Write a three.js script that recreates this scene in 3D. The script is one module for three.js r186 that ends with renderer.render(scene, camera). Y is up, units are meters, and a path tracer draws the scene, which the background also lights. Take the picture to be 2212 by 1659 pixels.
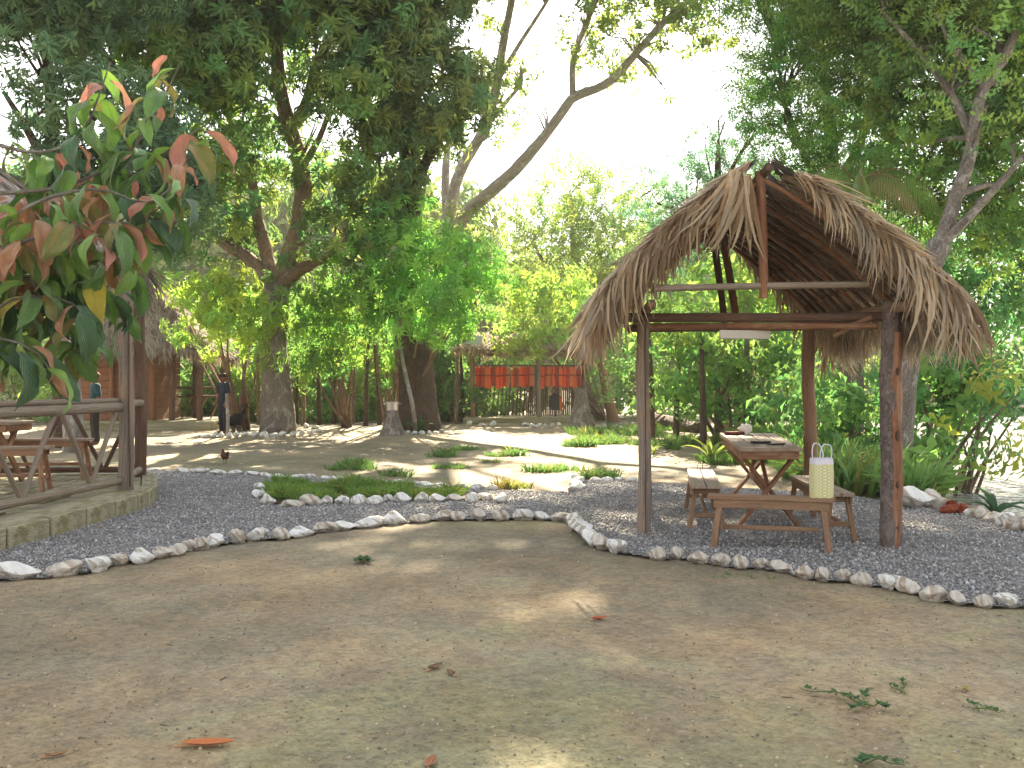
import * as THREE from 'three';
import { mergeGeometries, mergeVertices } from 'three/addons/utils/BufferGeometryUtils.js';
import { RoundedBoxGeometry } from 'three/addons/geometries/RoundedBoxGeometry.js';
import { ImprovedNoise } from 'three/addons/math/ImprovedNoise.js';
import { MarchingCubes } from 'three/addons/objects/MarchingCubes.js';

// ------------------------------------------------------------------ camera, sky, sun, exposure
const scene = new THREE.Scene();
const camera = new THREE.PerspectiveCamera(41.8, 4 / 3, 0.05, 2000);
camera.position.set(0, 1.6, 0);
camera.rotation.x = -0.0039;

const SKY_LEVEL = 0.205;
const SUN_AZ = THREE.MathUtils.degToRad(2.0), SUN_EL = THREE.MathUtils.degToRad(33);
const sunDir = new THREE.Vector3(Math.sin(SUN_AZ) * Math.cos(SUN_EL), Math.sin(SUN_EL), -Math.cos(SUN_AZ) * Math.cos(SUN_EL));
// humid, hazy, nearly white sky: paler toward the horizon, brighter round the sun
{
  const w = 512, h = 256, data = new Float32Array(w * h * 4), d = new THREE.Vector3();
  for (let y = 0; y < h; y++) for (let x = 0; x < w; x++) {
    const el = ((y + 0.5) / h - 0.5) * Math.PI, az = ((x + 0.5) / w - 0.5) * 2 * Math.PI;
    d.set(Math.cos(el) * Math.cos(az), Math.sin(el), Math.cos(el) * Math.sin(az));
    const up = Math.max(0, d.y), c = Math.max(0, d.dot(sunDir)), haze = Math.exp(-up * 2.6), glow = 0.5 * c * c + 1.6 * Math.pow(c, 9) + 3.0 * Math.pow(c, 60);
    const i = (y * w + x) * 4, k = SKY_LEVEL;
    data[i] = k * (0.62 + 0.42 * haze + glow * 1.04); data[i + 1] = k * (0.70 + 0.34 * haze + glow); data[i + 2] = k * (0.82 + 0.22 * haze + glow * 0.98); data[i + 3] = 1;
  }
  const t = new THREE.DataTexture(data, w, h, THREE.RGBAFormat, THREE.FloatType);
  t.mapping = THREE.EquirectangularReflectionMapping; t.magFilter = t.minFilter = THREE.LinearFilter; t.needsUpdate = true;
  scene.background = t; scene.environment = t;
}
scene.fog = new THREE.FogExp2(0xfff6e6, 0.0009);

const sun = new THREE.DirectionalLight(0xffedcf, 5.0);
sun.position.copy(sunDir).multiplyScalar(90).add(new THREE.Vector3(0, 0, -20));
sun.target.position.set(0, 0, -20);
sun.castShadow = true;
sun.shadow.mapSize.set(4096, 4096);
Object.assign(sun.shadow.camera, { left: -45, right: 45, top: 45, bottom: -45, near: 1, far: 260 });
scene.add(sun, sun.target);

const renderer = new THREE.WebGLRenderer({ antialias: true });
renderer.setSize(1024, 768);
renderer.toneMapping = THREE.LinearToneMapping;
renderer.toneMappingExposure = 7.4;
renderer.shadowMap.enabled = true;

// ------------------------------------------------------------------ helpers
const V = (x, y, z) => new THREE.Vector3(x, y, z);
function rngOf(seed) {
  let s = (seed * 2654435761) >>> 0;
  return () => { s = (s + 0x6d2b79f5) | 0; let t = Math.imul(s ^ (s >>> 15), 1 | s); t = (t + Math.imul(t ^ (t >>> 7), 61 | t)) ^ t; return ((t ^ (t >>> 14)) >>> 0) / 4294967296; };
}
const perlin = new ImprovedNoise();
const noise = (x, y, z) => perlin.noise(x + 31.7, y + 17.3, z + 5.9);
const fbm = (x, y, z, o = 4) => { let a = 0, w = 0.5, f = 1; for (let i = 0; i < o; i++) { a += w * noise(x * f, y * f, z * f); f *= 2.03; w *= 0.5; } return a; };
const lerp = THREE.MathUtils.lerp, clamp = THREE.MathUtils.clamp, smooth = THREE.MathUtils.smoothstep;

// survey of the site: bearing and drop below the horizon, taken from the eye point, to metres on the ground
const FOC = 2170.5, MIDX = 1106, HOR = 821, EYE = 1.6;
const at = (bx, by, d) => V((bx - MIDX) / FOC * d, EYE - (by - HOR) / FOC * d, -d);
const gp = (bx, by) => { const d = EYE * FOC / (by - HOR); return V((bx - MIDX) / FOC * d, 0, -d); };

// terrain: a level yard whose right side falls to a river
function bankX(d) { return d < 16 ? 5.35 + 0.09 * (d - 8) : 6.07 + 0.3 * (d - 16); }
function ground(x, z) {
  const d = -z;
  let h = 0.035 * fbm(x * 0.35, 0.3, z * 0.35, 3) + 0.012 * fbm(x * 1.7, 4.1, z * 1.7, 3);
  h *= smooth(d, -50, 3);
  const over = x - bankX(d) - 0.5 * noise(d * 0.4, 3, 1);
  const far = d > 60 ? smooth(d, 60, 75) : 0;
  h -= 1.3 * smooth(over, 0, 1.5) * (1 - smooth(over, 22, 27)) * (1 - far);
  h += 0.9 * smooth(d, 48, 70);
  return h;
}
const onGround = (p) => { p.y = ground(p.x, p.z); return p; };

const taken = new Map();
function numbered(name) { const n = taken.get(name) ?? 0; taken.set(name, n + 1); return n ? `${name}_${String(n).padStart(3, '0')}` : name; }
function obj(name, geo, mat, parent) {
  const m = new THREE.Mesh(geo, mat);
  m.name = parent ? name : numbered(name);
  m.castShadow = m.receiveShadow = true;
  (parent ?? scene).add(m);
  return m;
}
function tag(o, label, category, group, kind) {
  o.userData.label = label; o.userData.category = category;
  if (group) o.userData.group = group;
  if (kind) o.userData.kind = kind;
  return o;
}
function thing(name, label, category, pos = V(0, 0, 0), turn = 0, group) {
  const g = new THREE.Group(); g.name = numbered(name); g.position.copy(pos); g.rotation.y = turn;
  scene.add(g); return tag(g, label, category, group);
}
function structure(name, geo, mat, label) { const m = obj(name, geo, mat); m.userData = { kind: 'structure', label, category: name.replace(/_/g, ' ') }; return m; }
function stuffPart(m) { m.userData.kind = 'stuff'; return m; }
const WORDS = ['first', 'second', 'third', 'fourth', 'fifth', 'sixth', 'seventh', 'eighth', 'ninth', 'tenth', 'eleventh', 'twelfth', 'thirteenth', 'fourteenth', 'fifteenth', 'sixteenth', 'seventeenth', 'eighteenth', 'nineteenth', 'twentieth'];
const ordinal = (i) => i < 20 ? WORDS[i] : (i < 29 ? 'twenty-' + WORDS[i - 20] : i === 29 ? 'thirtieth' : i < 39 ? 'thirty-' + WORDS[i - 30] : i === 39 ? 'fortieth' : i < 49 ? 'forty-' + WORDS[i - 40] : 'fiftieth');

// tapered, slightly uneven pole or limb through points; uv in metres
function limbGeo(pts, radii, { sides = 9, rough = 0.06, seed = 1, step = 0.35, caps = true } = {}) {
  const curve = new THREE.CatmullRomCurve3(pts, false, 'centripetal');
  const len = curve.getLength(), n = Math.max(2, Math.min(60, Math.ceil(len / step)));
  const pos = [], uv = [], idx = [];
  let nrm = null, prev = null;
  const prof = (t) => { const f = t * (radii.length - 1), i = Math.min(radii.length - 2, Math.floor(f)); return lerp(radii[i], radii[i + 1], f - i); };
  for (let i = 0; i <= n; i++) {
    const t = i / n, p = curve.getPointAt(t), tan = curve.getTangentAt(t);
    if (!nrm) { nrm = Math.abs(tan.y) < 0.9 ? V(0, 1, 0) : V(1, 0, 0); nrm.cross(tan).normalize(); }
    else { const ax = prev.clone().cross(tan); if (ax.lengthSq() > 1e-10) nrm.applyAxisAngle(ax.clone().normalize(), Math.acos(clamp(prev.dot(tan), -1, 1))); nrm.addScaledVector(tan, -nrm.dot(tan)).normalize(); }
    prev = tan;
    const bin = tan.clone().cross(nrm), r = prof(t);
    for (let j = 0; j <= sides; j++) {
      const a = (j % sides) / sides * Math.PI * 2;
      const rr = r * (1 + rough * 2 * noise(Math.cos(a) * 1.3 + seed * 3.1, Math.sin(a) * 1.3, t * len / Math.max(r, 0.05) * 0.35));
      const q = p.clone().addScaledVector(nrm, Math.cos(a) * rr).addScaledVector(bin, Math.sin(a) * rr);
      pos.push(q.x, q.y, q.z); uv.push(j / sides * Math.max(1, Math.round(r * 6.28 / 0.3)) * 0.3, t * len);
    }
  }
  const w = sides + 1;
  for (let i = 0; i < n; i++) for (let j = 0; j < sides; j++) { const a = i * w + j; idx.push(a, a + 1, a + w, a + 1, a + w + 1, a + w); }
  if (caps) for (const i of [0, n]) {
    const c = pos.length / 3, p = curve.getPointAt(i / n); pos.push(p.x, p.y, p.z); uv.push(0.1, i ? len : 0);
    for (let j = 0; j < sides; j++) { const a = i * w + j; i ? idx.push(c, a, a + 1) : idx.push(c, a + 1, a); }
  }
  const g = new THREE.BufferGeometry();
  g.setAttribute('position', new THREE.Float32BufferAttribute(pos, 3)); g.setAttribute('uv', new THREE.Float32BufferAttribute(uv, 2)); g.setIndex(idx);
  g.computeVertexNormals();
  // close the seam in the normals
  const nn = g.attributes.normal;
  for (let i = 0; i <= n; i++) { const a = i * w, b = a + sides, v = V(nn.getX(a) + nn.getX(b), nn.getY(a) + nn.getY(b), nn.getZ(a) + nn.getZ(b)).normalize(); nn.setXYZ(a, v.x, v.y, v.z); nn.setXYZ(b, v.x, v.y, v.z); }
  return g;
}
const pole = (a, b, r, seed = 1, r2 = r, o = {}) => limbGeo([a, a.clone().lerp(b, 0.5).add(V(0.02 * noise(seed, 1, 2), 0.015 * noise(seed, 5, 2), 0.02 * noise(seed, 3, 9))), b], [r, (r + r2) / 2, r2], { sides: 8, seed, ...o });
// sawn board between two points: w across, h along "up"
function board(a, b, w, h, up = V(0, 1, 0), r = 0.006) {
  const L = a.distanceTo(b), g = new RoundedBoxGeometry(w, h, L, 1, Math.min(r, w * 0.3, h * 0.3));
  const z = b.clone().sub(a).normalize(), x = up.clone().cross(z).normalize(), y = z.clone().cross(x);
  const uv = g.attributes.uv, p = g.attributes.position;
  for (let i = 0; i < p.count; i++) uv.setXY(i, (p.getX(i) + p.getY(i)) * 1.0 + a.x * 0.37, p.getZ(i) + a.z * 0.71 + a.y);
  g.applyMatrix4(new THREE.Matrix4().makeBasis(x, y, z).setPosition(a.clone().lerp(b, 0.5)));
  return g;
}
const localTo = (geo, base) => geo.translate(-base.x, -base.y, -base.z);

// ------------------------------------------------------------------ textures (all computed, tiling)
function tileNoise(n, cells, seed) {
  const r = rngOf(seed), lat = Float32Array.from({ length: cells * cells }, () => r()), out = new Float32Array(n * n);
  const s = (t) => t * t * (3 - 2 * t);
  for (let y = 0; y < n; y++) {
    const fy = y / n * cells, y0 = Math.floor(fy), ty = s(fy - y0), r0 = (y0 % cells) * cells, r1 = ((y0 + 1) % cells) * cells;
    for (let x = 0; x < n; x++) {
      const fx = x / n * cells, x0 = Math.floor(fx), tx = s(fx - x0), x1 = (x0 + 1) % cells;
      out[y * n + x] = lerp(lerp(lat[r0 + x0], lat[r0 + x1], tx), lerp(lat[r1 + x0], lat[r1 + x1], tx), ty);
    }
  }
  return out;
}
function octaves(n, list, seed) { const out = new Float32Array(n * n); list.forEach(([c, w], k) => { const t = tileNoise(n, c, seed + k * 7); for (let i = 0; i < out.length; i++) out[i] += (t[i] - 0.5) * w; }); return out; }
function tex(n, fn, srgb = true, m = n) {
  const d = new Uint8Array(n * m * 4);
  for (let y = 0; y < m; y++) for (let x = 0; x < n; x++) { const c = fn(x, y, y * n + x), i = (y * n + x) * 4; for (let k = 0; k < 3; k++) d[i + k] = clamp(Math.round(255 * (srgb ? Math.pow(clamp(c[k], 0, 1), 1 / 2.2) : c[k])), 0, 255); d[i + 3] = 255; }
  const t = new THREE.DataTexture(d, n, m); t.wrapS = t.wrapT = THREE.RepeatWrapping; t.magFilter = THREE.LinearFilter; t.minFilter = THREE.LinearMipmapLinearFilter; t.generateMipmaps = true;
  if (srgb) t.colorSpace = THREE.SRGBColorSpace; t.needsUpdate = true; return t;
}
const rep = (t, x, y = x) => { t.repeat.set(x, y); return t; };

// trodden earth: 4 m tile
const N1 = 1024;
const eA = octaves(N1, [[6, 0.4], [14, 0.35], [40, 0.4], [110, 0.75], [300, 0.8]], 11), eB = octaves(N1, [[5, 0.6], [17, 0.5], [60, 0.5]], 83), eC = tileNoise(N1, 230, 47), eD = tileNoise(N1, 90, 59);
const earthMap = tex(N1, (x, y, i) => {
  const v = 1 + 0.55 * eA[i], w = eB[i] * 0.16; let c = [0.198 * v * (1 + w), 0.156 * v, 0.094 * v * (1 - 1.2 * w)];
  if (eC[i] > 0.955) c = c.map((k) => k * 0.55); else if (eC[i] < 0.022) c = [0.3, 0.27, 0.215];
  if (eD[i] > 0.975) c = [c[0] * 0.62, c[1] * 0.52, c[2] * 0.45];
  return c;
});
const earthBump = tex(N1, (x, y, i) => { const v = 0.5 + 0.42 * eA[i] + (eC[i] < 0.022 ? 0.25 : 0) ; return [v, v, v]; }, false);
[earthMap, earthBump].forEach((t) => rep(t, 0.25));
// gravel bed: 2 m tile
const gA = tileNoise(N1, 130, 5), gB = tileNoise(N1, 260, 6), gC = octaves(N1, [[8, 0.5], [30, 0.4]], 8);
const gravelMap = tex(N1, (x, y, i) => { const v = 0.6 + 0.9 * (gA[i] - 0.5) + 0.8 * (gB[i] - 0.5) + 0.25 * gC[i]; return [0.3 * v, 0.295 * v, 0.285 * v]; });
const gravelBump = tex(N1, (x, y, i) => { const v = 0.5 + 0.5 * (gA[i] - 0.5) + 0.45 * (gB[i] - 0.5); return [v, v, v]; }, false);
[gravelMap, gravelBump].forEach((t) => rep(t, 0.5));
// bark, wood grain
const bN = 512, bA = octaves(bN, [[4, 0.4], [10, 0.5], [28, 0.5], [80, 0.4]], 21), bS = tileNoise(bN, 14, 22), bM = octaves(bN, [[5, 0.8], [11, 0.6], [23, 0.4]], 29);
const ridge = (x, y, i) => 0.5 + 0.5 * Math.sin((x / bN * 26 + bA[i] * 5 + bS[i] * 1.5) * Math.PI);
const barkMap = (a, b, pale, amt) => rep(tex(bN, (x, y, i) => { const r = ridge(x, y, i), m = smooth(bM[i], 0.12, 0.3) * amt, v = 0.75 + 0.5 * bA[i]; return [0, 1, 2].map((k) => lerp(lerp(a[k], b[k], r) * v, pale[k] * v, m)); }), 1.1, 0.55);
const barkBump = rep(tex(bN, (x, y, i) => { const v = 0.55 * ridge(x, y, i) + 0.3 + 0.3 * bA[i]; return [v, v, v]; }, false), 1.1, 0.55);
const wA = octaves(bN, [[3, 0.6], [9, 0.5], [33, 0.3]], 61), wF = tileNoise(bN, 170, 62), wK = tileNoise(bN, 9, 63);
const grain = (x, y, i) => { const u = x / bN * 38 + 5 * wA[(Math.floor(y / 7) % bN) * bN + x] + 1.6 * wA[i]; return 0.5 + 0.5 * Math.sin(u * Math.PI) * (0.6 + 0.4 * wF[i]); };
const woodMap = (a, b, worn, amt) => rep(tex(bN, (x, y, i) => { const r = 0.22 + 0.56 * grain(x, y, i), v = 0.8 + 0.5 * wA[i] + 0.2 * wF[i], m = smooth(wA[i] + 0.4 * (wK[i] - 0.5), 0.02, 0.25) * amt; return [0, 1, 2].map((k) => lerp(lerp(a[k], b[k], r), worn[k], m) * v); }), 1.6, 0.5);
const woodBump = rep(tex(bN, (x, y, i) => { const v = 0.3 + 0.5 * grain(x, y, i) + 0.2 * wF[i]; return [v, v, v]; }, false), 1.6, 0.5);
const stoneN = 256, sA = octaves(stoneN, [[4, 0.6], [11, 0.5], [34, 0.5], [90, 0.4]], 91), sB = octaves(stoneN, [[3, 0.7], [8, 0.6]], 97);
const stoneMap = tex(stoneN, (x, y, i) => { const v = 0.86 + 0.34 * sA[i], m = smooth(sB[i], 0.06, 0.32); return [lerp(0.62, 0.40, m) * v, lerp(0.57, 0.31, m) * v, lerp(0.49, 0.235, m) * v]; });
const whiteStoneMap = tex(stoneN, (x, y, i) => { const v = 0.9 + 0.25 * sA[i], m = smooth(sB[i] + 0.5 * sA[i], 0.12, 0.34); return [lerp(0.78, 0.42, m) * v, lerp(0.77, 0.38, m) * v, lerp(0.73, 0.31, m) * v]; });
const stoneBump = tex(stoneN, (x, y, i) => { const v = 0.5 + 0.5 * sA[i]; return [v, v, v]; }, false);

const std = (o) => new THREE.MeshStandardMaterial({ roughness: 0.9, metalness: 0, ...o });
const M = {
  earth: std({ map: earthMap, bumpMap: earthBump, bumpScale: 0.012, vertexColors: true, roughness: 0.97 }),
  gravelBed: std({ map: gravelMap, bumpMap: gravelBump, bumpScale: 0.02, roughness: 0.95 }),
  pebble: std({ color: 0xffffff, roughness: 0.85 }),
  stone: std({ map: stoneMap, bumpMap: stoneBump, bumpScale: 0.012 }),
  whiteStone: std({ map: whiteStoneMap, bumpMap: stoneBump, bumpScale: 0.012 }),
  blockStone: std({ map: tex(stoneN, (x, y, i) => { const v = 0.85 + 0.5 * sA[i], m = smooth(sB[i], 0.0, 0.3); return [lerp(0.36, 0.25, m) * v, lerp(0.32, 0.23, m) * v, lerp(0.21, 0.11, m) * v]; }), bumpMap: stoneBump, bumpScale: 0.02 }),
  barkBrown: std({ map: barkMap([0.23, 0.145, 0.095], [0.43, 0.3, 0.21], [0.5, 0.44, 0.37], 0.7), bumpMap: barkBump, bumpScale: 0.03 }),
  barkGrey: std({ map: barkMap([0.17, 0.14, 0.115], [0.33, 0.28, 0.235], [0.5, 0.47, 0.43], 0.7), bumpMap: barkBump, bumpScale: 0.02 }),
  barkDark: std({ map: barkMap([0.07, 0.042, 0.03], [0.16, 0.095, 0.06], [0.2, 0.15, 0.11], 0.4), bumpMap: barkBump, bumpScale: 0.03 }),
  barkPost: std({ map: barkMap([0.14, 0.105, 0.095], [0.27, 0.215, 0.195], [0.33, 0.28, 0.24], 0.5), bumpMap: barkBump, bumpScale: 0.01 }),
  barkPale: std({ map: barkMap([0.26, 0.23, 0.2], [0.42, 0.38, 0.34], [0.6, 0.58, 0.54], 0.8), bumpMap: barkBump, bumpScale: 0.012 }),
  woodGrey: std({ map: woodMap([0.17, 0.135, 0.11], [0.34, 0.28, 0.23], [0.3, 0.19, 0.115], 0.45), bumpMap: woodBump, bumpScale: 0.006 }),
  woodRed: std({ map: woodMap([0.16, 0.062, 0.03], [0.34, 0.15, 0.07], [0.37, 0.24, 0.14], 0.45), bumpMap: woodBump, bumpScale: 0.004, roughness: 0.75 }),
  woodTan: std({ map: woodMap([0.21, 0.115, 0.06], [0.36, 0.22, 0.125], [0.17, 0.085, 0.045], 0.45), bumpMap: woodBump, bumpScale: 0.004, roughness: 0.8 }),
  woodDark: std({ map: woodMap([0.075, 0.04, 0.026], [0.2, 0.105, 0.062], [0.14, 0.1, 0.08], 0.4), bumpMap: woodBump, bumpScale: 0.006 }),
  woodTop: std({ map: woodMap([0.27, 0.19, 0.13], [0.45, 0.35, 0.26], [0.22, 0.12, 0.07], 0.4), bumpMap: woodBump, bumpScale: 0.003, roughness: 0.65 }),
  woodRail: std({ map: woodMap([0.19, 0.145, 0.105], [0.37, 0.3, 0.23], [0.16, 0.105, 0.075], 0.5), bumpMap: woodBump, bumpScale: 0.005 }),
  woodOrange: std({ map: woodMap([0.18, 0.07, 0.028], [0.32, 0.135, 0.055], [0.2, 0.08, 0.035], 0.4), bumpMap: woodBump, bumpScale: 0.005, roughness: 0.7 }),
  thatch: new THREE.MeshPhysicalMaterial({ vertexColors: true, roughness: 1, transmission: 0.42, thickness: 0, side: THREE.DoubleSide }),
  whiteBoard: std({ color: 0xcfc8bd, roughness: 0.6 }),
};
const leafMat = (o = {}) => new THREE.MeshPhysicalMaterial({ color: 0xffffff, transmission: 0.5, thickness: 0, side: THREE.DoubleSide, specularIntensity: 0.6, ...o, roughness: 1 });
M.leaf = leafMat({ roughness: 0.7 });
M.grass = leafMat({ roughness: 0.8, transmission: 0.45 });

// ------------------------------------------------------------------ ground, gravel, river
function axis(list) { const o = []; for (let k = 0; k < list.length - 1; k++) { const [a, step] = list[k], b = list[k + 1][0], n = Math.max(1, Math.round((b - a) / step)); for (let i = 0; i < n; i++) o.push(a + (b - a) * i / n); } o.push(list.at(-1)[0]); return o; }
{
  const xs = axis([[-400, 60], [-40, 4], [-14, 0.5], [-6, 0.12], [8, 0.3], [14, 1], [40, 20], [400, 1]]);
  const ds = axis([[-400, 60], [-30, 4], [-2, 0.5], [3, 0.1], [14, 0.2], [26, 0.4], [50, 3], [110, 40], [600, 1]]);
  const pos = [], col = [], uv = [], idx = [], w = xs.length;
  for (const d of ds) for (const x of xs) {
    pos.push(x, ground(x, -d), -d); uv.push(x, -d);
    const a = fbm(x * 0.55, 2.2, d * 0.55, 4), b = fbm(x * 2.3, 7.7, d * 1.7, 3), c = fbm(x * 0.22, 11, d * 0.22, 3);
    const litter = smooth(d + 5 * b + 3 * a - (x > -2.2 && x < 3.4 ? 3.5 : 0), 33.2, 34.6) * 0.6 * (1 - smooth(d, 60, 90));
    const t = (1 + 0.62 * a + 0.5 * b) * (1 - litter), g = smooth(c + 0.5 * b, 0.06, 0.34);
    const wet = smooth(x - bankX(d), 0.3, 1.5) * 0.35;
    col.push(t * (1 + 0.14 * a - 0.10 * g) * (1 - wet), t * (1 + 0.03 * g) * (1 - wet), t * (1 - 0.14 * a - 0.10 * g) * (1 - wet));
  }
  for (let i = 0; i < ds.length - 1; i++) for (let j = 0; j < w - 1; j++) { const a = i * w + j; idx.push(a, a + 1, a + w, a + 1, a + w + 1, a + w); }
  const g = new THREE.BufferGeometry();
  g.setAttribute('position', new THREE.Float32BufferAttribute(pos, 3)); g.setAttribute('uv', new THREE.Float32BufferAttribute(uv, 2)); g.setAttribute('color', new THREE.Float32BufferAttribute(col, 3));
  g.setIndex(idx); g.computeVertexNormals();
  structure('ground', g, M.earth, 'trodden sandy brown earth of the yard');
}
// edging rows, surveyed along their feet (bearing, drop)
const ROW = {
  front: [[28, 1255], [130, 1248], [200, 1240], [250, 1224], [300, 1219], [345, 1209], [372, 1202], [400, 1192], [428, 1190], [460, 1182], [508, 1174], [552, 1167], [602, 1166], [645, 1159], [700, 1149], [740, 1144], [795, 1138], [850, 1132], [905, 1129], [957, 1124], [990, 1125], [1038, 1126], [1080, 1126], [1128, 1126], [1172, 1126], [1215, 1130]],
  corner: [[1241, 1139], [1246, 1149], [1254, 1158], [1264, 1168], [1276, 1180], [1300, 1190], [1333, 1199]],
  right: [[1423, 1213], [1460, 1211], [1510, 1220], [1560, 1226], [1603, 1231], [1647, 1233], [1694, 1240], [1742, 1253], [1781, 1259], [1822, 1259], [1866, 1266], [1928, 1275], [1968, 1283], [2022, 1301], [2078, 1308], [2132, 1314], [2186, 1314]],
  back: [[205, 1021], [240, 1021], [275, 1021], [330, 1022], [362, 1023], [395, 1024], [428, 1025], [470, 1027], [505, 1028], [540, 1029], [575, 1031], [605, 1034], [640, 1034], [668, 1036], [700, 1038], [732, 1040], [762, 1043], [795, 1045], [826, 1047], [856, 1049], [888, 1051], [922, 1053], [958, 1055], [995, 1058], [1030, 1061], [1062, 1063]],
  post: [[1238, 1066], [1250, 1059], [1244, 1052], [1251, 1046], [1244, 1041]],
  side: [[1285, 1041], [1312, 1040], [1340, 1041], [1366, 1043]],
  bed: [[559, 1066], [557, 1078], [576, 1092], [625, 1099], [667, 1095], [702, 1094], [738, 1094], [772, 1095], [806, 1093], [835, 1089], [872, 1092], [907, 1091], [945, 1090], [985, 1087], [1020, 1090], [1050, 1085], [1082, 1090]],
};
const rowPts = (k) => ROW[k].map(([a, b]) => gp(a, b));
function fillSheet(name, outline, lift, mat, label, step = 0.25, holes = []) {
  const shape = new THREE.Shape(outline.map((p) => new THREE.Vector2(p.x, -p.z)));
  for (const h of holes) shape.holes.push(new THREE.Path(h.map((p) => new THREE.Vector2(p.x, -p.z))));
  let b = new THREE.Box2().setFromPoints(outline.map((p) => new THREE.Vector2(p.x, -p.z)));
  const inside = (x, d, poly) => { let c = false; for (let i = 0, j = poly.length - 1; i < poly.length; j = i++) { const a = poly[i], e = poly[j]; if ((-a.z > d) !== (-e.z > d) && x < (e.x - a.x) * (d + a.z) / (-e.z + a.z) + a.x) c = !c; } return c; };
  // grid inside the outline, joined to the outline by keeping cells whose centre is inside
  const pos = [], uv = [], idx = [], key = new Map();
  const vert = (x, d) => { const k = Math.round(x * 1000) + ':' + Math.round(d * 1000); if (!key.has(k)) { key.set(k, pos.length / 3); pos.push(x, ground(x, -d) + lift + 0.02 * noise(x * 2.1, 1, d * 2.1), -d); uv.push(x, -d); } return key.get(k); };
  for (let x = b.min.x; x < b.max.x; x += step) for (let d = b.min.y; d < b.max.y; d += step) {
    const cx = x + step / 2, cd = d + step / 2;
    if (!inside(cx, cd, outline) || holes.some((h) => inside(cx, cd, h))) continue;
    const a = vert(x, d), c = vert(x + step, d), e = vert(x, d + step), f = vert(x + step, d + step);
    idx.push(a, c, e, c, f, e);
  }
  const g = new THREE.BufferGeometry();
  g.setAttribute('position', new THREE.Float32BufferAttribute(pos, 3)); g.setAttribute('uv', new THREE.Float32BufferAttribute(uv, 2)); g.setIndex(idx); g.computeVertexNormals();
  return { mesh: structure(name, g, mat, label), test: (x, d) => inside(x, d, outline) && !holes.some((h) => inside(x, d, h)), box: b };
}
const frontEdge = [gp(-200, 1275), ...rowPts('front'), ...rowPts('corner'), gp(1378, 1207), ...rowPts('right'), gp(2300, 1322)];
const backEdge = [V(6.3, 0, -9.6), V(5.9, 0, -11.3), V(5.0, 0, -12.6), V(4.6, 0, -13.6), V(3.4, 0, -14.6), V(2.1, 0, -15.4), ...rowPts('side').reverse(), gp(1246, 1041), gp(1250, 1056), gp(1238, 1067), ...rowPts('back').reverse(), gp(100, 1021), V(-11, 0, -16), V(-11, 0, -7)];
const gravel = fillSheet('gravel_path', [...frontEdge, ...backEdge], 0.022, M.gravelBed, 'grey gravel path between rows of pale stones', 0.08);
{
  // the loose stones on top of the bed
  const r = rngOf(77), n = 90000, geo = new THREE.IcosahedronGeometry(1, 0);
  const p = geo.attributes.position; for (let i = 0; i < p.count; i++) { const k = 1 + 0.35 * noise(p.getX(i) * 1.7, p.getY(i) * 1.7, p.getZ(i) * 1.7); p.setXYZ(i, p.getX(i) * k, p.getY(i) * k * 0.62, p.getZ(i) * k); }
  geo.computeVertexNormals();
  const im = new THREE.InstancedMesh(geo, M.pebble, n), m = new THREE.Matrix4(), q = new THREE.Quaternion(), e = new THREE.Euler(), c = new THREE.Color();
  let k = 0;
  const b = gravel.box;
  while (k < n) {
    const x = lerp(Math.max(b.min.x, -6.5), Math.min(b.max.x, 6.6), r()), d = lerp(b.min.y, Math.min(b.max.y, 17.5), r());
    if (!gravel.test(x, d) || Math.abs(x) > d * 0.56) continue;
    const s = 0.005 + 0.009 * Math.pow(r(), 2);
    q.setFromEuler(e.set(r() * 6.3, r() * 6.3, r() * 6.3));
    m.compose(V(x, ground(x, -d) + 0.028 + 0.02 * noise(x * 2.1, 1, d * 2.1) + s * 0.25, -d), q, V(s * (1 + 0.5 * r()), s, s));
    im.setMatrixAt(k, m);
    const v = 0.2 + 0.3 * r() * r() + (r() < 0.07 ? 0.2 : 0), warm = (r() - 0.4) * 0.16;
    im.setColorAt(k, c.setRGB(v * (1.02 + warm), v, v * (0.99 - warm)));
    k++;
  }
  im.name = 'gravel_stones'; im.castShadow = im.receiveShadow = true; scene.add(im);
  tag(im, 'loose grey gravel lying on the path', 'gravel', null, 'stuff');
}
{
  const wN = octaves(512, [[5, 0.5], [13, 0.5], [37, 0.35], [90, 0.2]], 131);
  const t = tex(512, (x, y, i) => { const v = 0.5 + 0.5 * wN[i]; return [v, v, v]; }, false); rep(t, 0.11, 0.17);
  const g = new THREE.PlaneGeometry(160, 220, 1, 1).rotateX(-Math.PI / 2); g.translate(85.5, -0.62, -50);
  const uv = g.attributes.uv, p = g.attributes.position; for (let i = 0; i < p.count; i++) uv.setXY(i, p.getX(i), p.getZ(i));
  structure('river_water', g, std({ color: new THREE.Color().setRGB(0.32, 0.33, 0.29), roughness: 0.1, bumpMap: t, bumpScale: 0.3 }), 'river beyond the bank, its pale colour standing in for glint');  // body colour lightened to stand in for white glint on the water
}

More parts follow.
